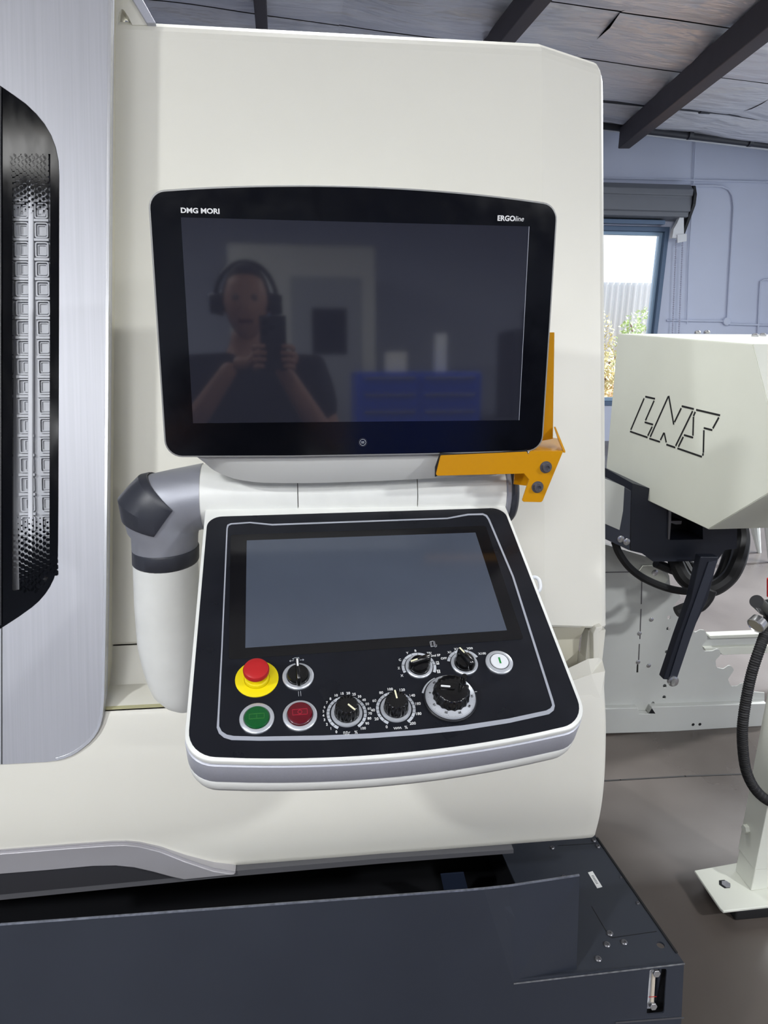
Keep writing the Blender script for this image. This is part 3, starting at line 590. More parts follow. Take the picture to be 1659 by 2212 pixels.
# hinge saddle
prism('hinge_saddle', [(-.2205, .15), (.2205, .15), (.2205, .165+tv), (-.2205, .165+tv)], LO, -.055, -.009, creamw, con, bevel=.006)
# silver outline stripe
so = [(489, 1142), (491, 1134), (498, 1130.5), (540, 1127.5), (588, 1132), (966, 1118.5), (1010, 1110), (1043, 1109), (1052, 1113), (1058, 1122), (1110, 1245), (1196, 1515), (1198.5, 1525), (1196, 1535), (1186, 1543), (1100, 1562), (1000, 1578), (900, 1588), (800, 1595), (700, 1599), (560, 1600.5), (500, 1599), (484, 1594), (473, 1585), (468, 1572), (470, 1545), (478, 1400)]
si = [(492, 1142), (494, 1136), (500, 1133.5), (540, 1130.5), (588, 1135.5), (966, 1121.5), (1012, 1113.5), (1043, 1113), (1049, 1116), (1054, 1123), (1106, 1246), (1190.5, 1515), (1192.5, 1524), (1189, 1530), (1180, 1535), (1098, 1552.5), (1000, 1567), (900, 1577), (800, 1584.5), (700, 1589), (560, 1591.5), (505, 1590), (490, 1587), (479, 1580), (473.5, 1569), (474, 1545), (481, 1400)]
A, B = LO.locs(so), LO.locs(si); n = len(A); vs_ = [LO(*p, .0003) for p in A]+[LO(*p, .0003) for p in B]
raw('outline_stripe', vs_, [[i, (i+1) % n, n+(i+1) % n, n+i] for i in range(n)], stripe, con)
prism('display_border', roundpoly(LO.locs([(498, 1156), (1049, 1136), (1131, 1381), (494, 1425)]), .004), LO, 0, .0003, lcdb, con)
prism('display', LO.locs([(533, 1168), (1027, 1151), (1095, 1362), (530, 1400)]), LO, .0002, .0006, lcd2, con)
# key loop on the right side
kl = thing('key_loop', 'small white plastic loop on the right edge of the console', 'loop', LO(.243, .012, -.014))
fk = LO.at(.2375, 0, -.012); kp = [LO.loc(x, y, -.012) for x, y in ((1142, 1249), (1156, 1247), (1165, 1254), (1167, 1270), (1161, 1278), (1154, 1273))]
tube('loop', [LO(*p, -.012) for p in kp], .0028, whitem, kl, n=10)
kl.parent = None

def cpos(px, py, w=0): return LO.loc(px, py, w)
# -- emergency stop
def sub(name, u, v, label=None, rot=0):
    f = LO.at(u, v, 0, rot); return f
u, v = cpos(555, 1467); f = LO.at(u, v)
es = lathe('emergency_stop', f, [(.0262, 0), (.0262, .0012), (.0250, .0016), (.0156, .0016), (.0156, .0006), (0, .0006)], yelm, con, n=40); es['label'] = 'round yellow plate of the stop button'
lathe('collar', f, [(.0148, .0012), (.0148, .006), (.0135, .0075), (.010, .0075)], yelm, es, n=40)
lathe('stop_button', f, [(.0085, .006), (.0095, .010), (.0135, .0135), (.0155, .0160), (.0157, .0200), (.0146, .0222), (.0120, .0234), (.006, .0239), (0, .0239)], redm, es, n=40)
# -- selector with pointer handle
def handle(name, f, L, W, H, base_r, parent, m_=knobm, taper=.8):
    o = roundpoly([(-W/2, -L), (W/2, -L), (W/2*taper, L), (-W/2*taper, L)], W*.42, 4)
    return loft(name, [[f(x, y, .004) for x, y in o], [f(x, y, H*.85) for x, y in offs(o, -.0005)], [f(x, y, H) for x, y in offs(o, -.0016)]], m_, parent, sharp=1.2)
u, v = cpos(644, 1462); f = LO.at(u, v, 0, .03)
ks = lathe('mode_switch', f, [(.0192, 0), (.0192, .002), (.0180, .003), (.0145, .003), (.0142, .001), (0, .001)], ringm, con, n=40)
lathe('knob_body', f, [(.0138, .001), (.0138, .006), (.0125, .0085), (.006, .0092), (0, .0092)], knobm, ks, n=36)
handle('handle', f, .0165, .0062, .018, .0138, ks); prism('pointer', roundpoly(rect(-.0011, .003, .0011, .0138), .001), f, .0178, .0186, white, ks)
strokes('direction_mark', [[(-.009, .0245), (-.004, .0245)], [(-.0075, .0257), (-.009, .0245), (-.0075, .0233)], [(.009, .0245), (.004, .0245)], [(.0075, .0257), (.009, .0245), (.0075, .0233)], [(-.0035, .026), (-.005, .0275), (-.0025, .0285), (.003, .0285), (.003, .0265)]], .0004, f, .0004, grey, ks)
for k_ in (-.0012, .0014): strokes('index_line', [[(k_, -.0215), (k_, -.028)]], .0004, f, .0004, grey, ks)
# -- illuminated push buttons
def push(px, py, m_, lab, r=.0200, r2=.0146, raised=.004):
    u, v = cpos(px, py); f = LO.at(u, v)
    b = lathe('push_button', f, [(r, 0), (r, .0022), (r-.001, .003), (r2+.001, .0034), (r2+.0004, .002), (0, .002)], ringm, con, n=40); b['label'] = lab
    lathe('button_cap', f, [(r2, .001), (r2, raised), (r2-.001, raised+.0012), (r2*.5, raised+.0018), (0, raised+.0019)], m_, b, n=40); return b, f.at(0, 0, raised+.0020)
mk = mat('mark_dim_green', (66, 130, 50), .4); mr = mat('mark_dim_red', (190, 30, 60), .4)
b, f = push(555, 1553, greenm, 'green round push button'); strokes('symbol', [[(-.0085, -.0032), (.0085, -.0032), (.0085, .0032), (-.0085, .0032), (-.0085, -.0032)], [(0, -.002), (0, .002)]], .0004, f, 0, mk, b)
b, f = push(648, 1547, maroon, 'dark red round push button', raised=.007); strokes('symbol', [[(-.0085, -.0036), (.0085, -.0036), (.0085, .0036), (-.0085, .0036), (-.0085, -.0036)], ell(16, .0024)+[(.0024, 0)]], .0005, f, 0, mr, b)
b, f = push(1078, 1432, whitem, 'white round push button with green bar', r=.0176, r2=.0118, raised=.0035); prism('symbol', rect(-.0011, -.0046, .0011, .0046), f, -.0003, .0003, greenled, b)
strokes('cap_ring', [ell(30, .0119)+[(.0119, 0)]], .0008, f, -.002, steel, b)
# -- arc scales
def arcband(name, f, r0, r1, a0, a1, m_, parent, n=40, w_=.0004):
    A = [f(r0*math.cos(a0+(a1-a0)*i/n), r0*math.sin(a0+(a1-a0)*i/n), w_) for i in range(n+1)]; B = [f(r1*math.cos(a0+(a1-a0)*i/n), r1*math.sin(a0+(a1-a0)*i/n), w_) for i in range(n+1)]
    return raw(name, A+B, [[i, i+1, n+2+i, n+1+i] for i in range(n)], m_, parent)
D = math.radians
def scale_text(f, r, items, size, parent, m_=white, tw_=None):
    for s, a in items: text('numeral', s, size, f.at(r*math.cos(D(a)), r*math.sin(D(a))), m_, parent, offset=.00008, w=.0004)
def tcks(name, f, r0, r1, angs, parent, m_=foil, wd=.0004, w_=.0006): strokes(name, [[(r0*math.cos(D(a)), r0*math.sin(D(a))), (r1*math.cos(D(a)), r1*math.sin(D(a)))] for a in angs], wd, f, w_, m_, parent, h=.0001)
def fluted(name, f, r, h, nf, parent, w0=.003):
    rings = []
    for (k, w_, depth) in ((1.0, w0, 0.3), (1.0, w0+.001, 1), (.93, h*.86, 1), (.86, h*.96, .7), (.78, h, .3), (.3, h, 0)):
        rings.append([f((r*k-depth*.0011*(.5+.5*math.cos(nf*t))**.6)*math.cos(t), (r*k-depth*.0011*(.5+.5*math.cos(nf*t))**.6)*math.sin(t), w_) for t in [2*math.pi*i/120 for i in range(120)]])
    return loft(name, rings, knobm, parent, sharp=.7)
def dial(px, py, lab, items, ticks, ptr, mark, ts=.0046):
    u, v = cpos(px, py); f = LO.at(u, v)
    d = lathe('override_knob', f, [(.0186, 0), (.0186, .0015), (.0176, .003), (.0150, .003), (.0148, .001), (0, .001)], ringm, con, n=40); d['label'] = lab
    arcband('scale', f, .0203, .0238, D(-58), D(238), grey, d); tcks('ticks', f, .0203, .0238, ticks, d)
    scale_text(f, .0276, items, ts, d)
    fluted('knob', f, .0148, .020, 16, d); g = f.at(0, 0, .0200, D(ptr-90))
    prism('pointer', roundpoly(rect(-.0009, .001, .0009, .0125), .0008), g, 0, .0009, mat('pointer_cream', (238, 234, 200), .4), d)
    strokes('symbol', mark, .0005, f.at(0, -.0262), .0004, white, d); text('numeral', '%', .0056, f.at(.0084, -.0262), white, d, w=.0004)
    return d
dial(749, 1541, 'fluted black override knob with scale to 100', [('0', 239), ('1', 223), ('2', 208), ('3', 194), ('4', 182), ('5', 170), ('6', 158), ('7', 144), ('8', 130), ('10', 113), ('15', 97), ('20', 81), ('25', 66), ('30', 51), ('40', 36), ('50', 22), ('60', 8), ('70', -6), ('80', -20), ('90', -35), ('100', -52)],
     [223, 208, 194, 182, 170, 158, 144, 130, 113, 97, 81, 66, 51, 36, 22, 8, -6, -20, -35], -48, [[(-.006, -.001), (-.006, .002), (-.0045, .002), (-.0045, -.002), (-.003, -.002), (-.003, .002), (-.0015, .002), (-.0015, -.002), (0, -.002), (0, .001), (.0015, .001)]])
dial(855, 1531, 'fluted black override knob with scale to 200', [('0', 239), ('20', 206), ('40', 180), ('60', 152), ('80', 122), ('100', 97), ('120', 66), ('140', 36), ('160', 9), ('180', -20), ('200', -52)],
     [222, 206, 193, 180, 166, 152, 137, 122, 109, 97, 81, 66, 51, 36, 22, 9, -6, -20, -35], 95, [[(-.0062+.001*k, -.0012 if k % 2 else .0014) for k in range(10)]], .0050)
# -- axis selector and step selector
def selector(px, py, lab, hrot, items, ticks, a0, a1, r=.0172):
    u, v = cpos(px, py); f = LO.at(u, v)
    d = lathe('rotary_selector', f, [(r, 0), (r, .0018), (r-.001, .0026), (.0138, .0026), (.0136, .001), (0, .001)], ringm, con, n=40); d['label'] = lab
    arcband('scale', f, .0184, .0220, D(a0), D(a1), grey, d); tcks('ticks', f, .0184, .0220, ticks, d)
    for s, a, rr in items: text('numeral', s, .0046, f.at(rr*math.cos(D(a)), rr*math.sin(D(a))), white, d, offset=.00006, w=.0004)
    lathe('knob_body', f, [(.0130, .001), (.0128, .006), (.0112, .010), (.006, .0120), (0, .0122)], knobm, d, n=36)
    g = f.at(0, 0, 0, D(hrot-90)); handle('handle', g, .0150, .0096, .0185, .013, d, taper=.75)
    prism('pointer', roundpoly(rect(-.0009, .004, .0009, .0135), .0008), g, .0184, .0192, mat('pointer_cream', (238, 234, 200), .4), d); return d, f
d, f = selector(905, 1441, 'black axis selector with silver ring', 197, [('X', 206, .0262), ('Z', 180, .0258), ('C', 151, .0258), ('Y', 117, .0252), ('B', 91, .0252), ('TS/', 50, .0262), ('2nd SP', 33, .0290), ], [192, 168, 140, 108, 85, 20, 5], -28, 200)
for a, s in ((10, 'X'), (-20, 'Z')):
    q = f.at(.0252*math.cos(D(a)), .0252*math.sin(D(a))); prism('label_box', rect(-.0019, -.0024, .0019, .0024), q, 0, .0004, white, d); text('numeral', s, .004, q, foil, d, w=.0006)
strokes('symbol', [[(.021, .030), (.021, .038), (.0255, .039), (.0255, .031), (.021, .030)], [(.0225, .030), (.0225, .038)], [(.0255, .031), (.0265, .029), (.0285, .030)], [(.0285, .030), (.029, .033)], [(.027, .0385), (.027, .031)]], .0004, f, .0004, grey, d)
selector(1003, 1434, 'black step selector with silver ring', 118, [('OFF', 158, .0268), ('X1', 129, .0245), ('X10', 101, .0238), ('X50', 62, .0262), ('X100', 27, .0300)], [145, 118, 62], 25, 165)
# -- handwheel
u, v = cpos(972, 1511); f = LO.at(u, v)
hw = lathe('handwheel', f, [(.0325, 0), (.0325, .003), (.0312, .0042)], blackp, con, n=60); hw['label'] = 'large hand wheel with graduated silver dial'
lathe('graduated_ring', f, [(.0300, .003), (.0308, .0052), (.0300, .0075), (.0212, .0108), (.0205, .0105)], ringm, hw, n=60)
gl = []
def cone(r): return .0075+(.0300-r)/(.0300-.0212)*.0033+.0002
vs_ = []; fs_ = []
for k in range(100):
    a = 2*math.pi*k/100; r_in = .0272 if k % 10 == 0 else (.0278 if k % 5 == 0 else .0284); da = .0035; q = len(vs_)
    for r, s in ((.0298, -1), (.0298, 1), (r_in, 1), (r_in, -1)): vs_.append(f(r*math.cos(a+s*da), r*math.sin(a+s*da), cone(r)))
    fs_.append([q, q+1, q+2, q+3])
raw('graduations', vs_, fs_, rubber, hw)
for s, a in (('0', 168), ('10', 208), ('20', 246), ('30', 283), ('40', 318), ('50', 352), ('60', 28), ('70', 62), ('80', 98), ('90', 132)):
    a = D(a); q = f.at(.0254*math.cos(a), .0254*math.sin(a), cone(.0262)+.0004, a-math.pi/2); text('numeral', s, .0040, q, rubber, hw, w=.0002)
fluted('knob', f, .0232, .024, 18, hw, w0=.009)
g = f.at(0, 0, .024, D(170-90)); prism('pointer_boss', roundpoly(rect(-.0026, -.003, .0026, .0165), .0025), g, -.001, .0022, knobm, hw, bevel=.0005); prism('pointer', roundpoly(rect(-.0011, .003, .0011, .0145), .001), g, .0022, .003, white, hw)
c_ = f.at(.0135, .0052, .004); lathe('crank_grip', c_, [(.0040, .018), (.0040, .022), (.0032, .023), (.0036, .034), (.0030, .036), (0, .0363)], knobm, hw, n=20)
strokes('index_mark', [[(-.0415, -.0015), (-.037, -.0015)], [(.033, .008), (.0355, .008)]], .0006, f, .0004, white, hw)
arcband('scale', f, .0328, .0350, D(112), D(160), grey, hw)

# ================================================================== COOLANT TANK AND CHIP TRAY
tk = thing('coolant_tank', 'dark blue grey coolant tank and chip tray under the machine', 'tank', (0, 1.1, 0))
TZ = .45; FT = XY(TZ)
lk = .2; FF = Fr((0, .925, TZ), (1, 0, 0), (0, lk, 1), (0, -1, lk))
tr = FT.locs([(1478, 2080), (1290, 1812)]); XE = tr[0][0]
# front face with the sight gauge opening
gh = roundpoly(FF.locs([(1404, 2095), (1441, 2093), (1435, 2189), (1397, 2192)]), .004, 4)
cf = [FF.loc(1478, 2080), FF.loc(1110, 2124), FF.loc(-260, 2235)]
XEb = FF.loc(1471, 2212)[0]
prism('tank_front', [(-1.1, cf[0][1]), cf[0], (XEb+.0, -.16), (XEb, -.4), (-1.1, -.4)], FF, -.0035, -.0006, navy, tk, holes=[gh])
strokes('front_fold_highlight', [[FF.loc(1330, 2208), FF.loc(1476, 2197)]], .002, FF, .0012, steel, tk, h=.0008)  # pale strip carries the highlight along the lower fold
# sheet rising above the fold
sh = [FF.loc(-260, 2021), FF.loc(0, 2000), FF.loc(500, 1963), FF.loc(1000, 1926), FF.loc(1045, 1922)]
Fs = Fr(FF(0, 0, -.012), FF.x, FF.y, FF.n)
V = [FF(*p) for p in sh]+[Fs(*Fs.loc(1100, 1916)), Fs(*Fs.loc(1252, 1893)), Fs(*Fs.loc(1245, 2108)), FF(*FF.loc(1110, 2125)), FF(-1.1, FF.loc(1110, 2125)[1]-.02)]
V[0] = FF(-1.1, V[0].z*0+FF.loc(0, 2000)[1]+.01)
bkv = Vector((0, .004, 0)); nV = len(V)
raw('front_sheet', V+[v+bkv for v in V], [[0, 1, 2, 3, 4, 8, 9], [4, 5, 6, 7, 8], [nV+i for i in (9, 8, 4, 3, 2, 1, 0)], [nV+i for i in (8, 7, 6, 5, 4)]]+[[i, (i+1) % nV, nV+(i+1) % nV, nV+i] for i in range(nV)], navy, tk)
ev = [V[1], V[2], V[3], V[4], V[5], V[6]]
tube('sheet_edge', [v+Vector((0, .002, .0005)) for v in ev], .0022, mat('worn_edge', (120, 124, 134), .35, metal=.5, var=.3, vscale=120), tk, n=8, smooth_path=False)
strokes('fold_edge', [[FF.loc(1110, 2124), FF.loc(1478, 2081)]], .0022, FF, .001, mat('worn_edge_grey', (140, 142, 146), .35, metal=.5, var=.4, vscale=90), tk, h=.0006)
# top plate, left boundary is the tray opening
xo = FT.loc(1105, 1850)[0]; yo = tr[1][1]
rl = [FT.loc(1478, 2080), FT.loc(1290, 1812)]
ycor = FT.loc(1478, 2080)[1]
prism('top_plate', [(xo, ycor+.003), (XE, ycor), (rl[1][0], rl[1][1]), (rl[1][0], 1.42), (xo-.03, 1.42)], FT, -.004, 0, navy, tk, holes=[ell(14, .0075, *FT.loc(1427, 2041))])
prism('tank_side', [(ycor, 0.0), (1.42, 0), (1.42, TZ-.004), (ycor, TZ-.004)], Fr((0, 0, 0), (0, 1, 0), (0, 0, 1), (1, 0, 0)), rl[1][0]-.012, rl[1][0]-.008, navy, tk)
strokes('side_gasket', [[FT.loc(1290, 1811), FT.loc(1461, 2058)]], .004, FT, .001, rubber, tk, h=.001)
# tray interior
box('tray_floor', (-1.1, .93, .30), (xo, 1.45, .31), navyd, tk); box('tray_back', (-1.1, 1.43, .3), (xo, 1.45, .62), navyd, tk)  # tray inside coloured near-black for the deep shade of the slot
prism('tray_end_wall', [(.94, .3), (1.42, .3), (1.42, TZ-.004), (.94, TZ-.004)], Fr((0, 0, 0), (0, 1, 0), (0, 0, 1), (1, 0, 0)), xo-.004, xo, navyd, tk)
fi = XZ(1.2); prism('tray_baffle', fi.locs([(952, 1890), (1002, 1886), (1012, 1925), (960, 1928)]), fi, -.004, 0, mat('baffle_blue', (36, 44, 62), .4), tk)
strokes('cover_seam', [[FT.loc(1278, 1958), FT.loc(1316, 2023), FT.loc(1322, 2026), FT.loc(1418, 2012)], [FT.loc(1205, 1827), FT.loc(1288, 1822)]], .0012, FT, .0003, rubber, tk, h=.0002)
for px, py, r in ((1283, 1816, .005), (1292, 1829, .005), (1218, 1895, .005), (1193, 1832, .005), (1341, 1896, .0025), (1378, 1952, .004), (1317, 2017, .0065), (1311, 2041, .0065), (1348, 2036, .0065), (1292, 2072, .0065)):
    u, v = FT.loc(px, py); lathe('screw', FT.at(u, v), [(r, 0), (r, .0015), (r*.75, .003), (r*.4, .0032), (r*.38, .0012), (0, .0012)], steel, tk, n=16)
st_ = prism('sticker', FT.locs([(1270, 1885), (1280, 1882), (1301, 1916), (1290, 1919)]), FT, 0, .0005, sticker, tk)
strokes('print', [[FT.loc(1278+k*1.6, 1893+k*2.7), FT.loc(1282+k*1.6, 1892+k*2.7)] for k in range(7)], .0009, FT, .0007, rubber, st_)
# sight gauge
sg = prism('sight_gauge', roundpoly(FF.locs([(1406, 2097), (1421, 2096), (1417, 2186), (1401, 2187)]), .002), FF, -.02, -.008, whitem, tk, bevel=.001); sg['label'] = 'white fluid level gauge'
prism('gauge_backing', FF.locs([(1375, 2092), (1462, 2089), (1455, 2222), (1372, 2222)]), FF, -.024, -.021, navyd, tk)  # near-black sheet in place of the shade behind the opening
prism('gauge_tube', FF.locs([(1412, 2108), (1419, 2108), (1415, 2176), (1408, 2176)]), FF, -.008, -.004, mat('gauge_clear', (196, 186, 170), .15), sg, bevel=.001)
strokes('level_line', [[FF.loc(1404, 2157), FF.loc(1420, 2156)]], .0012, FF, -.0035, redm, sg)
for px, py in ((1419, 2104), (1412, 2175)):
    u, v = FF.loc(px, py); prism('hex_bolt', ell(6, .0072), FF.at(u, v), -.006, .001, chrome, sg, bevel=.001)

# ================================================================== CHIP CONVEYOR
cv = thing('chip_conveyor', 'cream chip conveyor with LNS in dark strips on its angular discharge head', 'conveyor', (1.3, 1.9, 0))
A3, B3 = atZ(1335, 722, 1.5), atZ(1625, 745, 1.5)
hd = (B3-A3); hd.z = 0; hd.normalize(); HN = Vector((hd.y, -hd.x, 0)).normalized()
if HN.dot(EYE-A3) < 0: HN = -HN
HF = Fr((A3.x, A3.y, 1.5), hd, (0, 0, 1), HN)
hp = HF.locs([(1335, 722), (1625, 745), (1700, 1040), (1530, 1142), (1308, 1037)])
# LNS cut-out slots, laid on as dark strips for their shade
Z4 = lambda x, y: (1240+x/3.16, 350+y/3.16)
seg = [((487, 1601), (553, 1616)), ((479, 1613), (388, 1828)), ((547, 1629), (488, 1764)), ((483, 1776), (540, 1792)), ((534, 1806), (504, 1868)), ((383, 1839), (502, 1880)),
       ((644, 1600), (521, 1876)), ((647, 1596), (681, 1792)), ((732, 1680), (686, 1776)), ((736, 1666), (818, 1686)), ((810, 1700), (694, 1938)), ((514, 1887), (587, 1910)), ((614, 1848), (590, 1898)), ((616, 1848), (630, 1914)), ((631, 1928), (691, 1949)),
       ((834, 1691), (997, 1729)), ((828, 1705), (816, 1734)), ((816, 1738), (812, 1868)), ((989, 1743), (948, 1818)), ((886, 1815), (944, 1830)), ((887, 1830), (883, 1985)), ((751, 1863), (813, 1881)), ((746, 1876), (713, 1944)), ((706, 1954), (873, 2012)), ((882, 1988), (879, 2004))]
slots = []
for a, b in seg:
    a2, b2 = Vector(HF.loc(*Z4(*a))), Vector(HF.loc(*Z4(*b))); d = (b2-a2).normalized(); nn = Vector((-d.y, d.x))*.0026; slots.append([tuple(a2-nn), tuple(b2-nn), tuple(b2+nn), tuple(a2+nn)])
sp = prism('head_side_plate', hp, HF, -.004, 0, lncream, cv)
sl = joinraw('logo_dark_strips', [vf_prism(q, HF, .0, .0006) for q in slots], rubber, cv)
EX = .9; T = lambda p, w_: HF(p[0], p[1], 0)+Vector((w_, 0, 0))
n = len(hp)
def headface(name, i, j, m_): a, b = T(hp[i], .002), T(hp[j], .002); return raw(name, [a, b, b+Vector((EX, 0, 0)), a+Vector((EX, 0, 0))], [[0, 1, 2, 3]], m_, cv)
for nm, i, j in (('head_top', 0, 1), ('head_front', 1, 2), ('head_underside', 2, 3), ('head_bottom', 3, 4), ('head_back', 4, 0)):
    o = headface(nm, i, j, lncream); s_ = o.modifiers.new('s', 'SOLIDIFY'); s_.thickness = .004; s_.offset = 0
for px, py in ((1527, 717), (1507, 717.5), (1631, 724), (1648, 723)):
    p = atZ(px, py+1, 1.505); lathe('dome_screw', Fr(p, (1, 0, 0), (0, 1, 0), (0, 0, 1)), [(.010, -.004), (.010, .002), (.006, .006), (0, .007)], chrome, cv, n=14)
# dark housing under the head
Z5 = lambda x, y: (1240+x/3.403, 1000+y/3.403)
HY = 1.98; FD = XZ(HY); L5 = lambda L, F_: F_.locs([Z5(*p) for p in L])
prism('drive_housing', L5([(430, 150), (1215, 380), (1200, 480), (1195, 630), (1110, 640), (1050, 722), (580, 725), (500, 665), (415, 645), (420, 300)], FD), FD, -.3, 0, navyb, cv, holes=[L5([(700, 360), (945, 440), (948, 562), (695, 567)], FD)])
prism('housing_inner', L5([(690, 340), (960, 430), (960, 575), (680, 575)], FD), FD, -.12, -.1, navyd, cv)  # dark sheet stands for the shade inside the housing opening
prism('hinge_strip', L5([(690, 340), (708, 348), (706, 440), (696, 560), (684, 556)], FD), FD, 0, .006, steel, cv)
prism('motor_piece', L5([(780, 470), (865, 468), (862, 492), (820, 496), (786, 484)], FD), FD, -.09, -.06, steel, cv)
FD2 = XZ(1.95); prism('side_frame', L5([(100, 40), (420, 205), (410, 645), (100, 500)], FD2), FD2, -.05, 0, mat('frame_slate', (58, 62, 74), .4), cv, bevel=.002)
prism('grey_panel', L5([(100, 60), (366, 172), (356, 350), (330, 490), (100, 390)], FD2), FD2, 0, .004, lngrey, cv)
for x, y in ((340, 557), (383, 577)): u, v = FD2.loc(*Z5(x, y)); lathe('bolt', FD2.at(u, v), [(.011, 0), (.011, .004), (.006, .006), (0, .006)], chrome, cv, n=12)
FS = XZ(1.90); prism('strut', L5([(930, 690), (1062, 690), (985, 1000), (900, 1180), (745, 1600), (655, 1592), (760, 1280), (860, 1000)], FS), FS, -.03, 0, navyb, cv, bevel=.003)
prism('strut_face', L5([(985, 725), (1052, 712), (900, 1140), (748, 1592), (690, 1600), (800, 1250)], FS), FS, 0, .004, mat('strut_slate', (48, 52, 64), .4), cv)
u, v = FS.loc(*Z5(722, 1598)); lathe('strut_bolt', FS.at(u, v), [(.018, 0), (.018, .008), (.012, .010), (.012, .016), (0, .018)], chrome, cv, n=20)
def hose(pts, r, Y, nm='cable', m_=rubber): return tube(nm, [atY(*Z5(x, y), Y+dy) for x, y, dy in pts], r, m_, cv, n=10)
hose([(1225, 470, .1), (1235, 580, .06), (1205, 720, 0), (1140, 840, 0), (1030, 920, 0), (930, 920, .02), (820, 860, .05), (760, 760, .08), (740, 690, .1)], .026, 2.05)
hose([(1150, 560, .1), (1130, 700, .02), (1060, 860, 0), (960, 900, 0), (860, 830, .05), (790, 720, .1)], .02, 2.10)
hose([(300, 580, 0), (330, 660, 0), (400, 760, 0), (500, 840, 0), (640, 905, 0), (780, 940, 0), (900, 935, 0), (1000, 860, 0)], .012, 1.99)
hose([(1010, 935, 0), (980, 1000, 0), (920, 1060, 0), (840, 1060, 0), (750, 1095, 0)], .018, 2.02)
hose([(600, 735, .05), (680, 770, .05), (760, 800, .05), (860, 850, .05)], .016, 2.1)
hose([(1120, 600, .05), (1130, 680, .05), (1105, 800, .05)], .01, 2.2)
hose([(840, 730, .05), (880, 760, .05), (850, 830, .05), (860, 880, .05)], .01, 2.2)
# side plate with wavy cut-outs
FPz = XZ(2.28)
wave = [(100, 560), (640, 720), (700, 830), (712, 950), (760, 955), (790, 985), (738, 1040), (745, 1085), (800, 1118), (850, 1190), (885, 1252), (925, 1226), (962, 1230), (985, 1290), (938, 1345), (960, 1385), (1020, 1382), (1062, 1360), (1082, 1405), (1040, 1450), (1046, 1505), (1100, 1515), (1145, 1482), (1178, 1520), (1130, 1590), (1155, 1643), (1200, 1640), (1240, 1612), (1290, 1680), (1400, 1690), (1400, 1800), (100, 1825)]
hl = []
for x, y, r in ((697, 1135, 14), (692, 1220, 14), (683, 1390, 14), (676, 1475, 14), (667, 1640, 14), (663, 1722, 13), (580, 1768, 13)): hl.append(L5([(x+r*math.cos(a), y+r*math.sin(a)) for a in [2*math.pi*k/14 for k in range(14)]], FPz))
hl.append(L5([(462, 1480), (474, 1480), (472, 1542), (458, 1542)], FPz))
prism('conveyor_side', roundpoly(L5(wave, FPz), [0, 0, 0]+[.012]*26+[0]*3, 3), FPz, -.004, 0, lngrey, cv, holes=hl)
prism('conveyor_inner', L5([(100, 560), (640, 760), (720, 1200), (760, 1800), (100, 1825)], FPz), FPz, -.05, -.03, mat('inner_grey', (96, 98, 98), .6), cv)
for ys in (((498, 860), (494, 1035)), ((492, 1075), (484, 1292)), ((480, 1332), (474, 1470))): strokes('panel_joint', [[FPz.loc(*Z5(*ys[0])), FPz.loc(*Z5(*ys[1]))]], .004, FPz, .0006, steel, cv)
strokes('panel_joint', [[FPz.loc(*Z5(100, 806)), FPz.loc(*Z5(470, 800))]], .004, FPz, .0006, steel, cv)
for x, y in ((568, 1150), (470, 1462), (549, 1488), (498, 855), (480, 1252)): u, v = FPz.loc(*Z5(x, y)); lathe('screw', FPz.at(u, v), [(.008, 0), (.008, .003), (.004, .005), (0, .005)], chrome, cv, n=12)
prism('gusset_plate', L5([(470, 790), (500, 752), (605, 748), (685, 850), (650, 892), (560, 860)], FPz), FPz, .004, .008, lncream, cv); u, v = FPz.loc(*Z5(585, 800)); lathe('screw', FPz.at(u, v, .008), [(.012, 0), (.012, .003), (.006, .005), (0, .005)], chrome, cv, n=12)
FP2 = XZ(2.255); zb0 = atY(1400, 1000+1800/3.403, 2.255).z
prism('base_beam', L5([(100, 1812), (470, 1800), (480, 1845), (560, 1845), (570, 1795), (1420, 1768), (1420, 1955), (100, 1995)], FP2), FP2, -.12, 0, lngrey, cv, bevel=.003)
prism('base_notch', L5([(550, 1840), (572, 1803), (598, 1842)], FP2), FP2, 0, .001, navyd, cv)  # dark triangle paints the shade of a notch
for x, y in ((875, 1923), (925, 1921)): u, v = FP2.loc(*Z5(x, y)); prism('base_hole', ell(12, .006), FP2.at(u, v), 0, .0008, navyd, cv)  # flat dark discs paint the shade of the holes
# guide rails
FQ = XZ(2.36)
prism('guide_rail', L5([(985, 1257), (1420, 1240), (1420, 1268), (990, 1282), (976, 1270)], FQ), FQ, -.02, .015, lncream, cv, bevel=.003)
prism('guide_rail', L5([(960, 1282), (1420, 1266), (1420, 1330), (945, 1345), (940, 1320)], FQ), FQ, -.03, 0, lngrey, cv)
prism('guide_rail', L5([(940, 1345), (1420, 1332), (1420, 1385), (1080, 1400), (1060, 1385), (960, 1385)], FQ), FQ, -.02, .015, lncream, cv, bevel=.003)
prism('guide_rail', L5([(1060, 1405), (1420, 1392), (1420, 1412), (1050, 1425)], FQ), FQ, -.05, -.02, mat('rail_blue', (70, 84, 120), .4), cv)
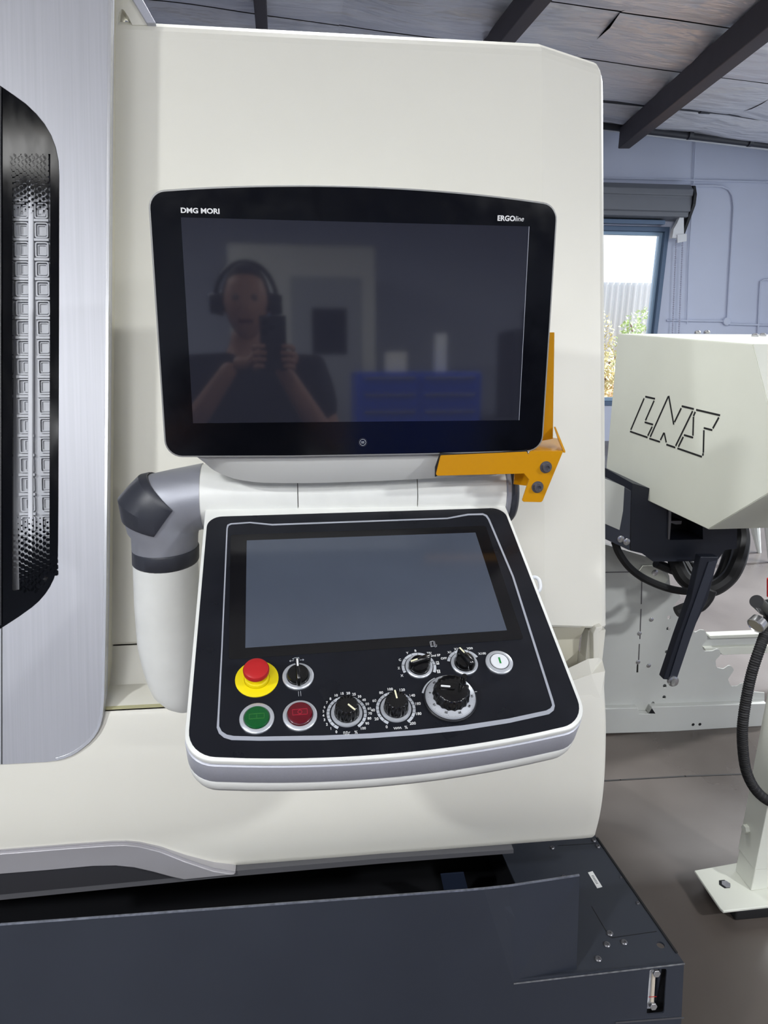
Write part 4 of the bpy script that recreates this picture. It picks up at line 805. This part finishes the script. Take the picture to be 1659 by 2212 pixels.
# support post and foot plate
zp = .055
pc, pb_, prr = atZ(1622, 1925, zp), atZ(1588, 1880, zp), .14
PX0 = (pc.x+pb_.x)/2-.0
po = [(pc.x, pc.y), (pc.x+.13, pc.y+.01), (pb_.x+.13, pb_.y+.01), (pb_.x, pb_.y)]
prism('support_post', po, XY(0), zp, 1.2, lncream, cv, bevel=.003)
po2 = [(pc.x-.004, pc.y-.004), (pc.x+.07, pc.y-.004), (pb_.x+.1, pb_.y+.01), (pb_.x-.004, pb_.y)]
zt2 = .13; prism('post_sleeve', po2, XY(0), zt2, 1.15, lncream, cv, bevel=.002)
LP = Fr(Vector((pc.x-.004, pc.y-.004, 0)), Vector((pb_.x-pc.x, pb_.y-pc.y, 0)), (0, 0, 1), Vector((-(pb_.y-pc.y), (pb_.x-pc.x), 0)))
if LP.n.dot(EYE-LP.o) < 0: LP.n = -LP.n
u, v = LP.loc(1615, 1790); prism('hex_bolt', ell(6, .012), LP.at(u, v), 0, .012, lncream, cv, bevel=.001)
fo = XY(zp).locs([(1500, 1880), (1600, 1862), (1760, 1862), (1790, 1945), (1659, 1957), (1563, 1968), (1556, 1962)])
prism('foot_plate', fo, XY(0), zp-.008, zp, lncream, cv, bevel=.002)
for px, py in ((1565, 1910), (1657, 1895)):
    u, v = XY(zp).loc(px, py); prism('hex_hole', ell(6, .016), XY(zp).at(u, v), 0, .0008, navyd, cv); prism('hex_nut', ell(6, .0125), XY(zp).at(u+.003, v-.002), 0, .003, chrome, cv)  # flat dark hexagon paints the shade of the hole around the nut
fl = atZ(1600, 1975, 0); box('rubber_foot', (fl.x-.03, pc.y-.04, 0), (fl.x+.3, pc.y+.1, .035), rubber, cv, bevel=.006)
c = XY(0).loc(1580, 1952); lathe('levelling_pad', XY(0).at(c[0]+.03, c[1]+.06), [(.03, 0), (.03, .012), (.012, .018), (.012, .047)], blackp, cv, n=20)
# coolant hose with gauge and valve
hs = thing('coolant_hose', 'black ribbed hose curving down past the cream support post', 'hose', atY(1625, 1500, 1.42))
hpx = [(1664, 1340, 1.5), (1645, 1390, 1.46), (1625, 1450, 1.44), (1612, 1510, 1.43), (1604, 1570, 1.42), (1605, 1620, 1.42), (1612, 1665, 1.42), (1628, 1700, 1.42), (1652, 1725, 1.43), (1690, 1745, 1.44)]
tube('hose', [atY(x, y, Y) for x, y, Y in hpx], .0125, rubber, hs, n=16, m=40, rfun=lambda i, n_: .0125+.0008*math.sin(i*1.9))
gg = thing('pressure_gauge', 'chrome rimmed pressure gauge at the top of the coolant hose', 'gauge', atY(1635, 1350, 1.48))
gc = atY(1634, 1350, 1.48); gn = Vector((-.75, -.35, -.45)).normalized(); gx = gn.orthogonal().normalized(); fg = Fr(gc, gx, gn.cross(gx), gn)
lathe('case', fg, [(.014, -.02), (.021, -.015), (.022, .004), (.020, .006), (.0185, .003), (0, .003)], chrome, gg, n=28); lathe('dial_face', fg, [(.0185, .0035), (0, .0036)], mat('dial_face', (150, 145, 130), .3), gg, n=28, caps=False)
vk = thing('valve_knob', 'black valve knob on the fitting above the pressure gauge', 'valve', atY(1645, 1305, 1.48))
a, b = atY(1634, 1299, 1.46), atY(1652, 1316, 1.49); cyl('knob', a, b, .016, blackp, vk); cyl('body', b, atY(1668, 1334, 1.5), .013, blackp, vk); cyl('outlet', atY(1662, 1300, 1.5), atY(1662, 1345, 1.5), .014, rubber, vk)
tag(cyl('red_fitting', atY(1664, 1250, 1.5), atY(1664, 1288, 1.5), .008, redm), 'red fitting at the right edge of the picture above the valve', 'fitting')
# pale chair legs far behind
ch = thing('stand_leg', 'pale grey pointed legs of a stand far behind on the bright floor', 'stand', atZ(1640, 1195, 0))
for x0, x1, y1 in ((1628, 1640, 1194), (1662, 1664, 1215)):
    b = atZ(x1, y1, 0); a = atY(x0, 1120, b.y); cyl('leg', b, a, .012, lngrey, ch, n=10, r2=.035)

# ================================================================== BEHIND THE CAMERA (seen only in the dark monitor glass)
skin = mat('skin', (196, 150, 128), .5); shirt = mat('dark_shirt', (34, 36, 42), .85); hair = mat('dark_hair', (40, 32, 28), .7); jeans = mat('dark_jeans', (36, 42, 58), .85)
per = thing('person', 'person in a dark t-shirt and ear muffs holding up a phone', 'person', (-.12, -.42, 0))
def skinbody(name, nodes, edges, m_, parent, sub=2):
    me = bpy.data.meshes.new(name); me.from_pydata([n_[0] for n_ in nodes], edges, []); o = bpy.data.objects.new(name, me); COL.objects.link(o); me.materials.append(m_)
    o.modifiers.new('skin', 'SKIN')
    for i, n_ in enumerate(nodes): me.skin_vertices[0].data[i].radius = (n_[1], n_[2] if len(n_) > 2 else n_[1]); 
    me.skin_vertices[0].data[0].use_root = True
    s = o.modifiers.new('sub', 'SUBSURF'); s.levels = 1; s.render_levels = sub; o.modifiers['skin'].use_smooth_shade = True
    setpar(o, parent); return o
cxp, cyp = -.13, -.42
N = [((cxp, cyp, 1.0), .16, .11), ((cxp, cyp, 1.2), .165, .115), ((cxp, cyp+.01, 1.38), .17, .11), ((cxp, cyp+.01, 1.47), .10, .07), ((cxp, cyp+.02, 1.54), .058), ((cxp, cyp+.04, 1.60), .060),
     ((cxp-.2, cyp+.01, 1.43), .065), ((cxp-.26, cyp+.06, 1.20), .048), ((cxp-.12, cyp+.28, 1.36), .034), ((cxp-.03, cyp+.355, 1.475), .024),
     ((cxp+.2, cyp+.01, 1.43), .065), ((cxp+.27, cyp+.06, 1.20), .048), ((cxp+.17, cyp+.28, 1.36), .034), ((cxp+.1, cyp+.355, 1.475), .024),
     ((cxp-.1, cyp, .90), .10), ((cxp-.1, cyp+.02, .50), .065), ((cxp-.1, cyp, .10), .045), ((cxp-.1, cyp+.14, .04), .035),
     ((cxp+.1, cyp, .90), .10), ((cxp+.1, cyp+.02, .50), .065), ((cxp+.1, cyp, .10), .045), ((cxp+.1, cyp+.14, .04), .035)]
N = [((n_[0][0], n_[0][1], n_[0][2]*1.03),)+n_[1:] for n_ in N]
Eg = [(0, 1), (1, 2), (2, 3), (3, 4), (4, 5), (2, 6), (6, 7), (7, 8), (8, 9), (2, 10), (10, 11), (11, 12), (12, 13), (0, 14), (14, 15), (15, 16), (16, 17), (0, 18), (18, 19), (19, 20), (20, 21)]
skinbody('body', N, Eg, skin, per)
def ov(L, d=.009): return [(n_[0],)+tuple(r+d for r in n_[1:]) for n_ in L]
TS = [N[0], N[1], N[2], N[3], N[6], (tuple(Vector(N[6][0]).lerp(Vector(N[7][0]), .75)), .055), N[10], (tuple(Vector(N[10][0]).lerp(Vector(N[11][0]), .75)), .055)]
skinbody('t_shirt', ov(TS, .035), [(0, 1), (1, 2), (2, 3), (2, 4), (4, 5), (2, 6), (6, 7)], shirt, per)
JN = [((cxp, cyp, .98), .15, .11)]+N[14:17]+N[18:21]; skinbody('jeans', ov(JN, .012), [(0, 1), (1, 2), (2, 3), (0, 4), (4, 5), (5, 6)], jeans, per)
hc = Vector((cxp, cyp+.055, 1.710))
def head():
    rings = []
    for i in range(17):
        t = math.pi*i/16; z = -math.cos(t)*.118; r = math.sin(t); L = []
        for j in range(24):
            a = 2*math.pi*j/24; x = .074*r*math.cos(a); y = .092*r*math.sin(a)
            if z < 0: x *= 1+.35*z/.118*.8*abs(math.cos(a)); y = y if y > 0 else y*(1+.25*z/.118)
            if y > 0 and -.03 < z < .02 and abs(x) < .015: y += .016*(1-abs(x)/.015)*(1 if z < -.01 else .6)
            if y > 0 and .005 < z < .03 and .015 < abs(x) < .045: y -= .008
            L.append(hc+Vector((x, y, z)))
        rings.append(L)
    return loft('head', rings, skin, per, caps=False, sharp=3)
hdo = head()
rings = []
for i in range(7, 17):
    t = math.pi*i/16; z = -math.cos(t)*.126+.002; r = math.sin(t); rings.append([hc+Vector((.081*r*math.cos(2*math.pi*j/24), .1*r*math.sin(2*math.pi*j/24)-(.02 if i < 12 else .006), z)) for j in range(24)])
loft('hair', rings, hair, per, caps=False, sharp=3)
for s in (-1, 1):
    e = hc+Vector((s*.028, .085, .012)); lathe('eye', Fr(e, (1, 0, 0), (0, 0, 1), (0, 1, 0)), [(.011, -.004), (.008, .0), (0, .002)], mat('eye_tone', (120, 104, 98), .4), per, n=12)
    cyl('ear', hc+Vector((s*.07, -.005, 0)), hc+Vector((s*.082, -.01, 0)), .03, skin, per)
cyl('mouth', hc+Vector((-.022, .080, -.058)), hc+Vector((.022, .080, -.058)), .005, maroon, per, n=8)
mf = thing('ear_muffs', 'dark ear muffs worn on the head of the person', 'ear muffs', hc)
for s in (-1, 1): cyl('cup', hc+Vector((s*.075, -.01, 0)), hc+Vector((s*.115, -.01, 0)), .038, blackp, mf, r2=.03)
tube('band', [hc+Vector((.1*math.cos(a), -.012, .132*math.sin(a))) for a in [math.pi*k/8 for k in range(9)]], .008, blackp, mf, n=8)
ph = thing('phone', 'black phone held up in both hands of the person', 'phone', (-.05, -.03, 1.46))
box('body', (-.082, -.020, 1.50), (-.008, -.012, 1.65), blackp, ph, bevel=.003)
for k, (dx, dz) in enumerate(((-.066, 1.63), (-.066, 1.605), (-.046, 1.618))): lathe('lens', Fr((dx, -.012, dz), (1, 0, 0), (0, 0, 1), (0, 1, 0)), [(.008, 0), (.008, .002), (.006, .003), (0, .002)], gloss, ph, n=16)
for s, hx_ in ((-1, -.088), (1, -.002)):   # hands, five fingers each
    w0 = Vector((cxp-.03 if s < 0 else cxp+.1, cyp+.355, 1.519)); pm = Vector((hx_+s*.012, -.035, 1.525))
    nodes = [(tuple(w0), .022), (tuple(pm), .026, .016)]; ed = [(0, 1)]
    skinbody('palm', nodes+[(tuple(pm+Vector((-s*.01, .01, .03))), .024, .014)], [(0, 1), (1, 2)], skin, per)
    for k in range(4):
        b0 = pm+Vector((0, 0, .035-.018*k)); L = (.9, 1, .95, .8)[k]
        skinbody('finger', [(tuple(b0), .009), (tuple(b0+Vector((-s*.004, .03*L, .004))), .008), (tuple(b0+Vector((-s*.02*L, .038, .006))), .0075), (tuple(b0+Vector((-s*.038*L, .036, .006))), .0065)], [(0, 1), (1, 2), (2, 3)], skin, per, 1)
    b0 = pm+Vector((-s*.004, -.01, .0)); skinbody('thumb', [(tuple(b0), .011), (tuple(b0+Vector((-s*.015, -.004, .02))), .010), (tuple(b0+Vector((-s*.03, -.002, .035))), .008)], [(0, 1), (1, 2)], skin, per, 1)
tc = thing('tool_cabinet', 'blue tool cabinet with rows of drawers behind the person', 'cabinet', (1.0, -4.2, 0)); bluem = mat('cabinet_blue', (34, 78, 200), .4)
box('body', (.62, -4.6, .1), (1.72, -4.1, 1.48), bluem, tc, bevel=.01)
for c_i in range(2):
    for k in range(9):
        d_ = box('drawer', (.66+c_i*.53, -4.1, .16+k*.145), (1.15+c_i*.53, -4.085, .29+k*.145), bluem, tc, bevel=.004); box('drawer_handle', (.68+c_i*.53, -4.085, .265+k*.145), (1.13+c_i*.53, -4.065, .28+k*.145), chrome, d_)
for x in (.68, 1.66):
    for y in (-4.54, -4.16): cyl('caster', (x-.02, y, .05), (x+.02, y, .05), .05, rubber, tc); box('caster_fork', (x-.03, y-.03, .05), (x+.03, y+.03, .1), steel, tc)
tag(box('parts_box', (.9, -4.4, 1.48), (1.08, -4.25, 1.65), cream, bevel=.004), 'small cream box on the blue tool cabinet', 'box'); tag(box('paper_tower', (1.35, -4.4, 1.48), (1.45, -4.3, 1.81), whitem, bevel=.004), 'tall white carton on the blue tool cabinet', 'box')
m2 = thing('machining_center', 'pale grey enclosed machine tool behind the blue cabinet', 'machine', (.3, -5.8, 0))
box('enclosure', (-.5, -6.6, 0), (.95, -5.3, 2.7), lngrey, m2, bevel=.03); box('door', (.1, -5.3, .7), (.8, -5.28, 2.4), mat('door_grey', (150, 154, 162), .5), m2, bevel=.01); box('door_window', (.3, -5.28, 1.65), (.65, -5.275, 2.1), gloss, m2); box('controller', (-.45, -5.3, 1.7), (-.1, -5.15, 2.2), mat('controller_blue', (120, 140, 190), .4), m2, bevel=.01)
m3 = thing('dark_machine', 'dark knee type milling machine at the far right behind the person', 'machine', (2.6, -5, 0))
box('column', (2.3, -5.6, 0), (3.0, -5.0, 1.9), navyb, m3, bevel=.05); box('table', (1.9, -5.1, .9), (3.4, -4.7, 1.02), navyb, m3, bevel=.01); box('head', (2.4, -5.1, 1.4), (2.8, -4.6, 2.1), navyb, m3, bevel=.04); cyl('quill', (2.6, -4.8, 1.4), (2.6, -4.8, 1.15), .05, steel, m3)
